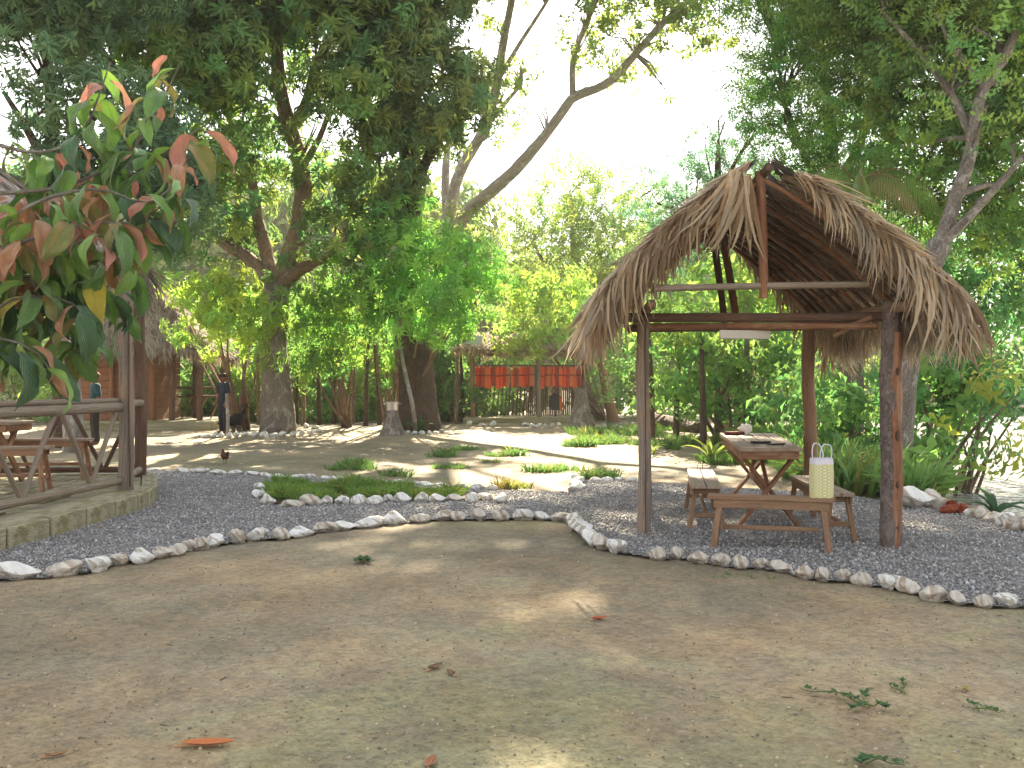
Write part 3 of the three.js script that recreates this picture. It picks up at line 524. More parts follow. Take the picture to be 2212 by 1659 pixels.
// ------------------------------------------------------------------ shrubs
function shrub(name, label, group, foot, blobs, crown, category = 'shrub', bark = M.barkBrown) {
  const base = onGround(gp(foot[0], foot[1])), r = rngOf(label.length * 7 + 3);
  const t = thing(name, label, category, base, 0, group);
  const stems = [];
  blobs.forEach((b) => { const c = at(b[0], b[1], b[2]), s = base.clone().add(V((r() - 0.5) * 0.5, -0.05, (r() - 0.5) * 0.4)); const m = s.clone().lerp(c, 0.5).add(V((r() - 0.5) * 0.5, 0.1, (r() - 0.5) * 0.5)); stems.push(limbGeo([s, m, c], [0.06, 0.04, 0.012], { sides: 6, step: 0.5, caps: false })); });
  obj('stem', localTo(mergeGeometries(stems), base), bark, t);
  crownOf(t, base, blobs, { name: 'foliage', ...crown });
  return t;
}
const GB = [0.055, 0.135, 0.032], GY = [0.13, 0.2, 0.035], GD = [0.045, 0.1, 0.03];
const bush = { kind: 'mango', density: 24, size: 0.85, clump: 0.9, thr: -0.1, hang: 0.3 };
shrub('mango_sapling', 'bright green drooping mango sapling in front of the second mango trunk', 'leafy shrubs at the back of the yard', [850, 925], [[830, 500, 30, 0.9, 0.6], [900, 490, 30, 0.9, 0.6], [790, 560, 29.8, 0.8, 0.7], [870, 560, 29.6, 1.0, 0.8], [950, 560, 29.8, 0.9, 0.8], [1010, 570, 30, 0.8, 0.7], [820, 630, 29.6, 0.8, 0.7], [920, 640, 29.6, 0.9, 0.7], [1000, 650, 29.8, 0.9, 0.7], [1060, 610, 30.2, 0.7, 0.6], [960, 710, 29.8, 0.8, 0.5], [860, 700, 29.7, 0.6, 0.5]], { ...bush, seed: 51, color: [0.085, 0.19, 0.035], density: 20 });
shrub('mango_sapling', 'green sapling filling the gap between the two mango trunks', 'leafy shrubs at the back of the yard', [745, 922], [[690, 650, 30.5, 0.8, 0.6], [760, 650, 30.5, 0.8, 0.6], [700, 720, 30.5, 0.8, 0.6], [770, 730, 30.6, 0.8, 0.6], [650, 690, 30.5, 0.6, 0.5], [730, 790, 31, 0.7, 0.5], [800, 790, 31, 0.6, 0.5], [680, 790, 31, 0.5, 0.45]], { ...bush, seed: 52, color: [0.08, 0.16, 0.03] });
shrub('mango_sapling', 'yellow-green sapling left of the forked mango trunk', 'leafy shrubs at the back of the yard', [520, 930], [[440, 640, 28.6, 0.6, 0.5], [500, 640, 28.6, 0.7, 0.5], [400, 690, 28.8, 0.6, 0.5], [470, 700, 28.4, 0.8, 0.5], [540, 690, 28.8, 0.7, 0.5], [560, 640, 29, 0.5, 0.4], [520, 740, 29, 0.6, 0.4], [430, 740, 29, 0.5, 0.35], [380, 640, 29, 0.4, 0.5], [560, 760, 29.4, 0.5, 0.4]], { ...bush, seed: 53, color: [0.12, 0.19, 0.03] });
shrub('broadleaf_shrub', 'sunlit yellow-green shrub spilling over the open shed roof', 'leafy shrubs at the back of the yard', [1300, 908], [[1100, 660, 39.5, 0.9, 0.7], [1160, 640, 39.5, 1.0, 0.8], [1220, 630, 40, 0.9, 0.8], [1130, 710, 37.6, 0.9, 0.5], [1200, 710, 37.6, 1.0, 0.5], [1250, 700, 38.2, 0.8, 0.7], [1180, 742, 36.7, 0.6, 0.28], [1240, 745, 36.7, 0.6, 0.32], [1100, 735, 36.8, 0.5, 0.25], [1280, 660, 40, 0.8, 0.8]], { ...bush, kind: 'broad', seed: 54, color: GY, hang: 0.5, density: 9, size: 1.1 });
shrub('broadleaf_shrub', 'green shrub seen under the thatched roof behind the table', 'shrubs behind the thatched shelter', [1560, 955], [[1450, 770, 25, 0.7, 0.6], [1530, 740, 25, 0.8, 0.6], [1610, 760, 25, 0.8, 0.6], [1480, 840, 25, 0.7, 0.5], [1570, 830, 25, 0.7, 0.5], [1650, 830, 25, 0.7, 0.5], [1540, 890, 25.4, 0.5, 0.3], [1650, 890, 25, 0.6, 0.35], [1690, 760, 25, 0.6, 0.6]], { ...bush, kind: 'broad', seed: 55, color: [0.06, 0.13, 0.03], density: 16, size: 0.85 });
shrub('broadleaf_shrub', 'tall bright shrub seen through the gable of the thatched roof', 'shrubs behind the thatched shelter', [1600, 935], [[1460, 640, 30, 0.9, 0.8], [1540, 620, 30, 1, 0.9], [1620, 620, 30, 1.0, 0.9], [1690, 640, 30, 0.9, 0.9], [1500, 700, 30, 0.9, 0.7], [1590, 700, 30, 0.9, 0.7], [1670, 710, 30, 0.9, 0.7], [1420, 720, 30, 0.8, 0.7], [1740, 720, 30, 0.8, 0.7]], { ...bush, kind: 'broad', seed: 56, color: [0.1, 0.17, 0.035], density: 9 });
shrub('broadleaf_shrub', 'dense shrub between the two right-hand shelter posts', 'shrubs behind the thatched shelter', [1810, 1000], [[1790, 820, 19, 0.5, 0.5], [1850, 850, 19, 0.6, 0.6], [1800, 900, 18.6, 0.6, 0.5], [1880, 930, 18.6, 0.5, 0.4], [1780, 960, 18.2, 0.4, 0.3], [1840, 980, 18, 0.5, 0.3], [1750, 860, 20, 0.5, 0.6], [1700, 900, 21, 0.5, 0.4]], { ...bush, kind: 'broad', seed: 57, color: [0.055, 0.125, 0.032], density: 26, size: 0.7 });
shrub('broadleaf_shrub', 'tangled green shrub on the bank beside the big leaning trunk', 'shrubs on the river bank', [2010, 985], [[1980, 800, 21, 0.8, 0.7], [2050, 760, 21.5, 0.8, 0.7], [2000, 880, 20.6, 0.7, 0.5], [2080, 850, 21, 0.8, 0.6], [1960, 950, 20.2, 0.5, 0.3], [2060, 930, 20.4, 0.5, 0.3], [2010, 985, 18.6, 0.6, 0.35], [1960, 1010, 17.4, 0.5, 0.3], [2050, 1000, 17.6, 0.45, 0.3], [2130, 800, 21.5, 0.7, 0.6]], { ...bush, kind: 'broad', seed: 58, color: [0.06, 0.14, 0.035], density: 20, size: 0.85 });
shrub('broadleaf_shrub', 'yellow-leaved branch hanging over the water at the right edge', 'shrubs on the river bank', [2045, 990], [[2120, 880, 19, 0.35, 0.3], [2160, 860, 19, 0.4, 0.35], [2190, 900, 19, 0.3, 0.3], [2140, 930, 19, 0.3, 0.2], [2110, 975, 18.6, 0.35, 0.25], [2080, 955, 18.8, 0.4, 0.3], [2200, 840, 19.4, 0.3, 0.3], [2080, 900, 19.4, 0.35, 0.3]], { ...bush, kind: 'broad', seed: 59, color: [0.16, 0.2, 0.03], density: 34, size: 0.8 });
shrub('broadleaf_shrub', 'dark green shrub mass below the right-hand tree crowns', 'shrubs on the river bank', [1990, 962], [[2060, 640, 25, 0.9, 0.8], [2140, 620, 25, 1, 0.8], [2200, 680, 25, 0.9, 0.8], [2100, 710, 25, 0.9, 0.6], [2020, 690, 25, 0.8, 0.6], [2180, 760, 25, 0.8, 0.6], [2160, 540, 25.5, 1, 0.8], [2080, 560, 25, 0.9, 0.7], [2130, 820, 22.5, 0.6, 0.5], [2190, 830, 22.5, 0.6, 0.5], [2090, 880, 22, 0.5, 0.4], [2230, 590, 25, 0.9, 0.8]], { ...bush, kind: 'broad', seed: 60, color: [0.045, 0.11, 0.04], density: 13, size: 0.95 });
shrub('broadleaf_shrub', 'shrub behind the near shelter post and the fallen log', 'shrubs behind the thatched shelter', [1400, 925], [[1330, 740, 34, 0.9, 0.7], [1400, 720, 34, 0.9, 0.7], [1350, 810, 34, 0.9, 0.6], [1420, 810, 33.6, 0.8, 0.6], [1380, 870, 34, 0.7, 0.4], [1310, 680, 35, 0.8, 0.7], [1460, 870, 33, 0.6, 0.4]], { ...bush, kind: 'broad', seed: 61, color: [0.07, 0.14, 0.035], density: 9 });
// dense thicket behind huts: separate bushes along the back
[[395, 'behind the veranda of the far hut'], [470, 'behind the standing person'], [560, 'left of the forked trunk foot'], [655, 'right of the forked trunk foot'], [735, 'under the sapling gap'], [815, 'left of the metal pot'], [985, 'between dark trunk and shed'], [940, 'behind the dark trunk foot'], [70, 'at the far left behind the railing'], [180, 'behind the left pavilion benches']].forEach(([x, where], i) => {
  const d = 38 + (i % 3) * 1.5, by = 821 + EYE * FOC / d, r = rngOf(800 + i), bl = [];
  for (let k = 0; k < 7; k++) bl.push([x + (r() - 0.5) * 110, 895 - 150 * r() * (k > 2 ? 1 : 0.15) - (k % 3) * 18, d + r() * 1.5, 0.65 + 0.4 * r(), 0.5 + 0.3 * r()]);
  shrub('thicket_shrub', `dappled undergrowth shrub ${where}`, 'undergrowth along the back of the yard', [x, by], bl, { ...bush, kind: i % 2 ? 'broad' : 'mango', seed: 90 + i, color: i % 3 ? [0.085, 0.15, 0.03] : [0.055, 0.11, 0.03], density: 13, size: 1.0, thr: -0.05 });
});
// slender trunks of the thicket
[[655, 690, 5], [690, 700, -8], [722, 720, 10], [765, 700, -4], [790, 740, 6], [820, 730, -14], [985, 700, 6], [1000, 760, -5], [640, 760, 3], [560, 760, -6], [1410, 700, -10], [1460, 690, 12], [1612, 640, 4], [1520, 720, -6]].forEach(([x, top, lean], i) => {
  const d = i > 9 ? 27 - (i - 10) : 35 + (i % 4), by = 821 + EYE * FOC / d;
  const b = onGround(gp(x, by)), t = thing('slender_tree', `thin bare trunk, ${ordinal(i < 10 ? i : i - 10)} ${i < 10 ? 'of the slim stems in the shade behind the mango trees' : 'of the slim stems behind the thatched shelter'}`, 'tree', b, 0, i < 10 ? 'slim trunks behind the mango trees' : 'slim trunks behind the shelter');
  const pts = [b.clone().setY(b.y - 0.1), at(x + lean * 0.3, lerp(by, top, 0.5), d), at(x + lean, top, d)];
  obj('trunk', localTo(limbGeo(pts, [0.09, 0.07, 0.045], { sides: 7, seed: i }), b), i % 3 ? M.barkDark : M.barkBrown, t);
  crownOf(t, b, [[x + lean, top - 20, d, 0.7, 0.6], [x + lean - 20, top + 20, d + 0.4, 0.5, 0.4]], { name: 'crown', kind: 'broad', seed: 700 + i, color: [0.08, 0.14, 0.03], density: 12, size: 0.8 });
});
// woods beyond: one far mass
{
  const g = new THREE.Group(); g.name = 'distant_woodland'; scene.add(g);
  tag(g, 'mass of distant trees closing the view behind the yard', 'woodland', null, 'stuff');
  const blobs = [], r = rngOf(990);
  for (let x = -700; x < 3100; x += 70) {
    const open = x > 1010 && x < 1420, top = x > 1960 ? 800 : open ? 620 : x < 1010 ? 430 : 500;
    for (let y = 890; y > top; y -= 62) { const d = 84 + 10 * r(); blobs.push(Object.assign([x + 40 * (r() - 0.5), y + 25 * (r() - 0.5), d, 3.3 + r(), 2.2 + 0.8 * r(), 1.9], { k: 1 })); }
  }
  crownOf(g, V(0, 0, 0), blobs, { name: 'foliage', kind: 'broad', seed: 991, density: 0.55, color: [0.08, 0.13, 0.035], size: 3.4, thr: -0.15, clump: 0.35 });
}

{
  const g = new THREE.Group(); g.name = 'undergrowth'; scene.add(g);
  tag(g, 'tangled low undergrowth closing the back of the yard', 'undergrowth', null, 'stuff');
  const r = rngOf(1234), blobs = [];
  for (let x = -34; x < 16; x += 1.1) for (let k = 0; k < (x < -2.5 ? 5 : 3); k++) { const z = -(42.5 + 4 * r()); blobs.push({ w: V(x + r(), 0.4 + k * 0.95 + 0.4 * r(), z), r: [1.1, 0.75, 1.0] }); }
  for (let x = -30; x < 13; x += 1.0) { if (x > -1.8 && x < 3.2) continue; const z = -(39 + 1.5 * r()); blobs.push({ w: V(x + r(), 0.35 + 0.35 * r(), z), r: [0.9, 0.6, 0.8] }); }
  crownOf(g, V(0, 0, 0), blobs, { name: 'foliage', kind: 'broad', seed: 1235, density: 3.2, color: [0.075, 0.13, 0.03], size: 1.25, thr: -0.1, clump: 0.8 });
}

// ------------------------------------------------------------------ grass
function tuftGeo(seed, n, len, wid, spread, droop = 0.5) {
  const r = rngOf(seed), out = [];
  for (let i = 0; i < n; i++) {
    const a = r() * 6.3, rr = spread * Math.sqrt(r()), o = V(Math.cos(a) * rr * 0.5, 0, Math.sin(a) * rr * 0.5), lean = 0.15 + 0.75 * r();
    const d1 = V(Math.cos(a) * lean, 1, Math.sin(a) * lean).normalize(), L = len * (0.5 + 0.6 * r()), s = d1.clone().cross(V(r() - 0.5, 0.2, r() - 0.5)).normalize().multiplyScalar(wid / 2);
    const m = o.clone().addScaledVector(d1, L * 0.55), t = m.clone().addScaledVector(V(d1.x * 1.8, d1.y - droop * lean * 1.6, d1.z * 1.8).normalize(), L * 0.5);
    for (const v of [o.clone().add(s), m.clone().add(s), m.clone().sub(s), o.clone().add(s), m.clone().sub(s), o.clone().sub(s), m.clone().add(s), t, m.clone().sub(s)]) out.push(v.x, v.y, v.z);
  }
  return triGeo(out);
}
const TUFT = [1, 2, 3].map((s) => tuftGeo(s, 14, 0.16, 0.012, 0.12));
function grassPatch(parent, pts, seed, color, s = 1) {
  const r = rngOf(seed);
  TUFT.forEach((g, k) => {
    const mine = pts.filter((_, i) => i % 3 === k), im = new THREE.InstancedMesh(g, M.grass, mine.length), m = new THREE.Matrix4(), q = new THREE.Quaternion(), c = new THREE.Color();
    mine.forEach((p, i) => { const z = s * (0.6 + 0.8 * r()) * (1 + 0.9 * noise((p.x + parent.position.x) * 1.9, 4, (p.z + parent.position.z) * 1.9)); im.setMatrixAt(i, m.compose(p, q.setFromAxisAngle(V(0, 1, 0), r() * 6.3), V(z, z, z))); const t = 0.7 + 0.6 * r(), w = r() < 0.12 ? 1.8 : 1; im.setColorAt(i, c.setRGB(1.7 * color[0] * t * w, 1.6 * color[1] * t, 1.3 * color[2] * t)); });
    im.name = 'grass_blades'; im.castShadow = im.receiveShadow = true; im.userData.kind = 'stuff'; parent.add(im);
  });
}
function tuftThing(bx, by, wide, deep, n, s, label, color = [0.08, 0.165, 0.045], group = 'grass tufts in the sandy yard') {
  const b = onGround(gp(bx, by)), t = thing('grass_tuft', label, 'grass', b, 0, group), r = rngOf(bx * 3 + by), pts = [];
  for (let i = 0; i < n * 0.5; i++) { const a = r() * 6.3, q = Math.sqrt(r()) * (0.8 + 0.3 * Math.sin(a * 3)), x = Math.cos(a) * q * wide, z = Math.sin(a) * q * deep; pts.push(V(x, ground(b.x + x, b.z + z) - b.y - 0.005, z)); }
  grassPatch(t, pts, bx, color, s); return t;
}
tuftThing(765, 1012, 0.5, 0.55, 130, 1.15, 'largest grass tuft behind the stone-ringed grass bed');
tuftThing(850, 1030, 0.3, 0.3, 40, 0.8, 'thin grass tuft just right of the largest one');
tuftThing(975, 1012, 0.45, 0.35, 70, 0.8, 'flat dark grass tuft in the middle of the yard');
tuftThing(955, 985, 0.3, 0.3, 60, 1.1, 'grass tuft beside a small yellow-green plant');
tuftThing(1015, 972, 0.42, 0.35, 60, 1.0, 'grass tuft left of centre toward the shed');
tuftThing(1250, 965, 0.42, 0.35, 95, 1.4, 'upright grass tuft in front of the grey stump');
tuftThing(1100, 985, 0.5, 0.35, 60, 0.9, 'pale grass tuft in the middle of the sunny yard');
tuftThing(1170, 1018, 0.5, 0.3, 60, 0.8, 'sparse grass tuft left of the white stone heap');
tuftThing(1225, 1015, 0.3, 0.3, 40, 0.9, 'small grass tuft above the white stone heap');
tuftThing(1292, 1033, 0.28, 0.22, 55, 0.9, 'bright grass tuft behind the stones left of the shelter');
tuftThing(1110, 1055, 0.3, 0.25, 50, 0.85, 'sunlit yellowish grass tuft at the back edging row', [0.13, 0.17, 0.05]);
tuftThing(1060, 1000, 0.3, 0.3, 26, 0.7, 'faint grass tuft between two larger ones');
tuftThing(880, 1050, 0.35, 0.25, 30, 0.7, 'faint grass tuft just above the back edging row');
tuftThing(1600, 1245, 0.3, 0.18, 45, 0.3, 'low mossy grass patch under the shelter edging');
{
  // grass bed inside its stone ring
  const ring = [...rowPts('bed').map((p) => V(p.x, 0, p.z - 0.1)), gp(1075, 1076), gp(1000, 1068), gp(900, 1062), gp(800, 1057), gp(690, 1050), gp(600, 1046), gp(565, 1053)];
  const bed = fillSheet('bed_soil', ring, 0.05, std({ map: earthMap, color: 0xb0a090, bumpMap: earthBump, bumpScale: 0.02 }), 'dark soil of the stone-ringed grass bed', 0.1);
  const r = rngOf(610), pts = [], b = bed.box;
  for (let i = 0; i < 5200; i++) { const x = lerp(b.min.x, b.max.x, r()), d = lerp(b.min.y, b.max.y, r()); if (bed.test(x, d) && bed.test(x + 0.12, d + 0.1) && bed.test(x - 0.12, d - 0.12) && x < lerp(b.min.x, b.max.x, 0.85) && noise(x * 1.6, 2, d * 1.6) > -0.18 + 0.25 * r()) pts.push(V(x, ground(x, -d) + 0.05, -d)); }
  const g = new THREE.Group(); g.name = 'bed_grass'; scene.add(g); tag(g, 'green grass filling the stone-ringed bed', 'grass', null, 'stuff');
  grassPatch(g, pts, 611, [0.095, 0.18, 0.035], 0.95);
  // bank grass
  const h = new THREE.Group(); h.name = 'bank_grass'; scene.add(h); tag(h, 'tall reedy grass along the river bank right of the shelter', 'grass', null, 'stuff');
  const q = [], R2 = rngOf(620);
  for (let i = 0; i < 5200; i++) { const d = 12.6 + 12 * R2(), x = lerp(4.3 + (d - 12.6) * 0.1, bankX(d) + 1.4, R2()); if (noise(x * 0.9, 3, d * 0.9) > -0.25 && !(d < 14 && x < 5.2) && x / d < 0.405) q.push(V(x, ground(x, -d) - 0.02, -d)); }
  grassPatch(h, q, 621, [0.085, 0.17, 0.045], 2.9);
  const k = new THREE.Group(); k.name = 'verge_grass'; scene.add(k); tag(k, 'patchy green ground cover under the shrubs behind the shelter', 'grass', null, 'stuff');
  const q3 = [], R3 = rngOf(630);
  for (let i = 0; i < 4000; i++) { const d = 19 + 14 * R3(), x = lerp(1.8, bankX(d), R3()); if (noise(x * 0.7, 9, d * 0.7) > 0.02 && x > 1.5 + (d < 24 ? 2.2 : 0)) q3.push(V(x, ground(x, -d) - 0.01, -d)); }
  grassPatch(k, q3, 631, [0.07, 0.14, 0.035], 1.4);
}
// small plants with strap leaves
function strapPlant(bx, by, n, len, label, color, seed, wid = 0.05) {
  const b = onGround(gp(bx, by)), t = thing('leafy_plant', label, 'plant', b), r = rngOf(seed), mat = leafMat({ color: new THREE.Color().setRGB(...color), transmission: 0.5 });
  for (let i = 0; i < n; i++) {
    const a = i * 2.4 + r(), lean = 0.25 + 0.5 * r(), out = [], L = len * (0.7 + 0.5 * r()); let p = V(0, 0, 0), dir = V(Math.cos(a) * lean, 1, Math.sin(a) * lean).normalize();
    const sd = V(-Math.sin(a), 0, Math.cos(a)); let prev = null;
    for (let k = 0; k <= 6; k++) { const w = wid * Math.sin(Math.PI * Math.min(1, (k + 0.6) / 6.8)) * 0.5, up = dir.clone().cross(sd).multiplyScalar(-w * 0.6), e = [p.clone().addScaledVector(sd, w).add(up), p.clone(), p.clone().addScaledVector(sd, -w).add(up)]; if (prev) for (const [x, y] of [[0, 1], [1, 2]]) for (const v of [prev[x], e[x], e[y], prev[x], e[y], prev[y]]) out.push(v.x, v.y, v.z); prev = e; p.addScaledVector(dir, L / 6); dir.y -= 0.22 + 0.12 * r(); dir.normalize(); }
    obj('leaf', triGeo(out), mat, t);
  }
  return t;
}
strapPlant(1535, 1000, 8, 0.75, 'yellow-green strap-leaved plant glowing left of the picnic table', [0.2, 0.27, 0.05], 4, 0.1);
strapPlant(905, 935, 9, 0.75, 'upright green plant at the foot of the leaning pole', [0.05, 0.13, 0.03], 5, 0.09);
strapPlant(965, 985, 6, 0.4, 'small sunlit yellow-green seedling in the yard', [0.16, 0.22, 0.04], 6, 0.06);
strapPlant(1098, 980, 6, 0.25, 'tiny bright seedling near the middle of the sunny yard', [0.18, 0.24, 0.04], 7, 0.05);
strapPlant(1700, 1005, 9, 0.6, 'bright strap-leaved plant behind the far end of the table', [0.16, 0.23, 0.05], 8, 0.07);
strapPlant(2150, 1118, 7, 0.5, 'broad-leaved bank plant against the bright water', [0.05, 0.12, 0.05], 9, 0.09);
strapPlant(1412, 985, 6, 0.4, 'small pale plant just right of the near shelter post', [0.16, 0.22, 0.06], 10, 0.06);
// low creeping weeds in the foreground
function weed(bx, by, runs, label, seed, s = 1) {
  const b = onGround(gp(bx, by)), t = thing('creeping_weed', label, 'weed', b, 0, 'weeds on the bare earth'), r = rngOf(seed), st = [], out = [];
  runs.forEach(([dx, dz]) => {
    const e = V(dx, 0, dz), pts = []; for (let i = 0; i <= 4; i++) { const q = e.clone().multiplyScalar(i / 4); q.x += (r() - 0.5) * 0.05; q.z += (r() - 0.5) * 0.05; q.y = ground(b.x + q.x, b.z + q.z) - b.y + 0.012 + 0.03 * Math.sin(i / 4 * 3.1) * r(); pts.push(q); }
    st.push(limbGeo(pts, [0.004, 0.003, 0.002], { sides: 5, step: 0.06, caps: false }));
    for (let i = 0; i < 22; i++) { const q = pts[1].clone().lerp(pts[4], r()); q.y += 0.005; const a = r() * 6.3, d = V(Math.cos(a), 0.35 + 0.5 * r(), Math.sin(a)).normalize(); blade(out, q, d, d.clone().cross(V(0, 1, 0.2)).normalize(), s * (0.03 + 0.025 * r()), s * 0.016, 0.15, 0.1); }
  });
  obj('runner', mergeGeometries(st), std({ color: 0x5a6a30 }), t); stuffPart(obj('leaves', triGeo(out), leafMat({ color: new THREE.Color().setRGB(0.05, 0.14, 0.03) }), t));
}
weed(1880, 1530, [[-0.26, -0.3], [-0.1, -0.22], [0.08, 0.02], [-0.12, 0.05], [0.06, -0.26]], 'sprawling green weed creeping over the bare earth at right', 11);
weed(1955, 1500, [[0.05, -0.2], [-0.05, -0.1]], 'two thin upright weed sprigs above the sprawling weed', 12, 0.7);
weed(2110, 1540, [[0.03, -0.12], [0.08, 0.06]], 'tiny weed near the right edge of the earth', 13, 0.8);
weed(1862, 1645, [[0.03, -0.06], [0.15, 0.02], [-0.03, 0.01]], 'small weed at the bottom edge of the view', 14);
weed(785, 1218, [[0.07, -0.02], [-0.06, 0.02], [0.02, -0.06], [-0.05, -0.05], [0.05, 0.05]], 'lone dark green weed below the centre of the front edging', 15, 1.5);

// ------------------------------------------------------------------ palm thatch
const STRAW = [[0.54, 0.43, 0.29], [0.46, 0.34, 0.21], [0.385, 0.26, 0.145], [0.25, 0.155, 0.085], [0.5, 0.425, 0.32]], OLD = [[0.17, 0.13, 0.1], [0.12, 0.085, 0.065], [0.24, 0.2, 0.17], [0.1, 0.065, 0.05]];
// a fan of split leaflets running along +y, lying in xy, sagging along -z
function fanGeo(seed, { k = 15, len = 0.8, spread = 0.5, wid = 0.034, sag = 0.12, cols = STRAW, curl = 0.05 }) {
  const r = rngOf(seed), pos = [], col = [], tone = 0.75 + 0.5 * r();
  for (let i = 0; i < k; i++) {
    const a = ((i + 0.5) / k - 0.5) * 2 * spread + (r() - 0.5) * 0.12, L = len * (0.62 + 0.45 * r()), w = wid * (0.7 + 0.6 * r()), c = cols[Math.floor(r() * cols.length)], t = tone * (0.8 + 0.4 * r());
    let prev = null; const bend = (r() - 0.5) * 0.5, tw = (r() - 0.5) * 1.2, s0 = sag * (0.5 + r()), o = (r() - 0.5) * 0.08;
    for (let j = 0; j <= 4; j++) {
      const f = j / 4, ang = a + bend * f * f, x = o + Math.sin(ang) * L * f, y = Math.cos(ang) * L * f, z = -s0 * f * f + curl * Math.sin(f * 3 + i) + (r() - 0.5) * 0.012;
      const ww = w * (j === 0 ? 0.5 : j === 4 ? 0.06 : 1 - 0.55 * Math.pow(f, 2)) / 2, cx = Math.cos(ang + 0) * Math.cos(tw * f), cz = Math.sin(tw * f);
      const e = [V(x - cx * ww, y + Math.sin(ang) * ww, z - cz * ww), V(x + cx * ww, y - Math.sin(ang) * ww, z + cz * ww)];
      if (prev) for (const v of [prev[0], prev[1], e[1], prev[0], e[1], e[0]]) { pos.push(v.x, v.y, v.z); col.push(c[0] * t, c[1] * t, c[2] * t); }
      prev = e;
    }
  }
  return triGeo(pos, col);
}
const FAN = { roof: [1, 2, 3, 4, 5].map((s) => fanGeo(s, { sag: 0.03, curl: 0.02 })), edge: [11, 12, 13, 14, 15, 16].map((s) => fanGeo(s, { k: 13, len: 0.9, spread: 0.42, wid: 0.04, sag: 0.2 })), old: [21, 22, 23, 24].map((s) => fanGeo(s, { k: 12, len: 0.55, spread: 0.4, wid: 0.05, sag: 0.03, curl: 0.015, cols: OLD })), fine: [31, 32, 33].map((s) => fanGeo(s, { k: 22, len: 0.5, spread: 0.45, wid: 0.016, sag: 0.1 })) };
const DULL = [[0.3, 0.245, 0.185], [0.24, 0.185, 0.135], [0.17, 0.12, 0.085], [0.33, 0.285, 0.23]];
FAN.dullroof = [41, 42, 43, 44].map((s) => fanGeo(s, { sag: 0.03, curl: 0.02, cols: DULL })); FAN.dulledge = [45, 46, 47].map((s) => fanGeo(s, { k: 13, len: 0.8, spread: 0.4, wid: 0.04, sag: 0.15, cols: DULL })); FAN.dullfine = [48, 49].map((s) => fanGeo(s, { k: 22, len: 0.45, spread: 0.45, wid: 0.018, sag: 0.1, cols: DULL }));
const fanMatrix = (o, dir, nrm, s = 1) => { const y = dir.clone().normalize(), z = nrm.clone().addScaledVector(y, -nrm.dot(y)).normalize(), x = y.clone().cross(z); return new THREE.Matrix4().makeBasis(x, y, z).scale(V(s, s, s)).setPosition(o); };
// one pitch of thatch between ridge line (a0,a1) and eave line (e0,e1)
function pitch(roof, base, a0, a1, e0, e1, { seed, rows = 8, per = 20, budget, verge0 = true, verge1 = true, sagY = 0.1, frond = 1, flip = 1, out0 = V(0, 0, 1), out1 = V(0, 0, -1), hangs = 26, vdrop = 0.9, w0 = 0, hs = 1, wMax = 0.84, fringe = 2.4, plumb = 0, dull = '' }) {
  const r = rngOf(seed), merged = [], S = (u, w) => { const p = a0.clone().lerp(a1, u).lerp(e0.clone().lerp(e1, u), w); p.y -= sagY * Math.sin(Math.PI * w); return p; };
  const down = (u, w) => S(u, Math.min(1, w + 0.02)).sub(S(u, w - 0.02 < 0 ? 0 : w - 0.02)).normalize(), along = a1.clone().sub(a0).normalize();
  const nrm = (u, w) => { const n = along.clone().cross(down(u, w)).normalize(); return n.y < 0 ? n.negate() : n; };
  const add = (set, o, dir, n, s, part) => {
    const fs = FAN[dull + set], g = fs[Math.floor(r() * fs.length)], m = fanMatrix(o.clone().sub(base), dir, n, s);
    if (part && budget.n > 0) { budget.n--; const f = obj('palm_frond', g, M.thatch, roof); f.matrix.copy(m); f.matrix.decompose(f.position, f.quaternion, f.scale); }
    else merged.push(g.clone().applyMatrix4(m));
  };
  // under layer, then shingled layers from the eave up
  for (let w = 0; w < rows; w++) for (let i = 0; i < per; i++) {
    const u = (i + r()) / per, ww = 0.02 + wMax * (1 - w / rows), d = down(u, ww), n = nrm(u, ww);
    for (const lift of [0.0, 0.055]) add('roof', S(u, ww).addScaledVector(n, lift + 0.03 * r()), d.clone().addScaledVector(along, (r() - 0.5) * 0.7).addScaledVector(n, 0.06), n, frond * (0.75 + 0.4 * r()), lift > 0 && w < 2 && r() < 0.5);
  }
  for (let i = 0; i < per * fringe; i++) { const u = r(), d = down(u, 0.95); add('fine', S(u, 0.84 + 0.16 * r()).addScaledVector(nrm(u, 0.95), 0.06 * r()), d.clone().addScaledVector(V(0, -1, 0), 0.35 + plumb + 0.5 * r()).addScaledVector(along, (r() - 0.5) * 0.5), nrm(u, 0.95), frond * (0.8 + 0.5 * r()), false); }
  const hang = (u, out, k) => { for (let i = 0; i < k; i++) { const w = w0 + (1 - w0) * Math.pow((i + r()) / k, 0.9), d = down(u, w), n = nrm(u, w); const mix = d.clone().multiplyScalar(0.9 + 0.4 * r()).add(V(0, -(0.1 + vdrop * r() * r() + plumb * w), 0)).addScaledVector(out, 0.1 + 0.25 * r()); add('edge', S(u, w * 0.96).addScaledVector(n, 0.05 + 0.05 * r()).addScaledVector(out, 0.02 + 0.05 * r()), mix, out.clone().addScaledVector(n, 0.6), hs * (0.72 + 0.62 * w) * frond * (0.5 + 0.4 * r()), true); } };
  if (verge0) hang(0, out0, hangs); if (verge1) hang(1, out1, Math.round(hangs * 0.7));
  stuffPart(obj('thatch_layer', mergeGeometries(merged), M.thatch, roof));
  return S;
}

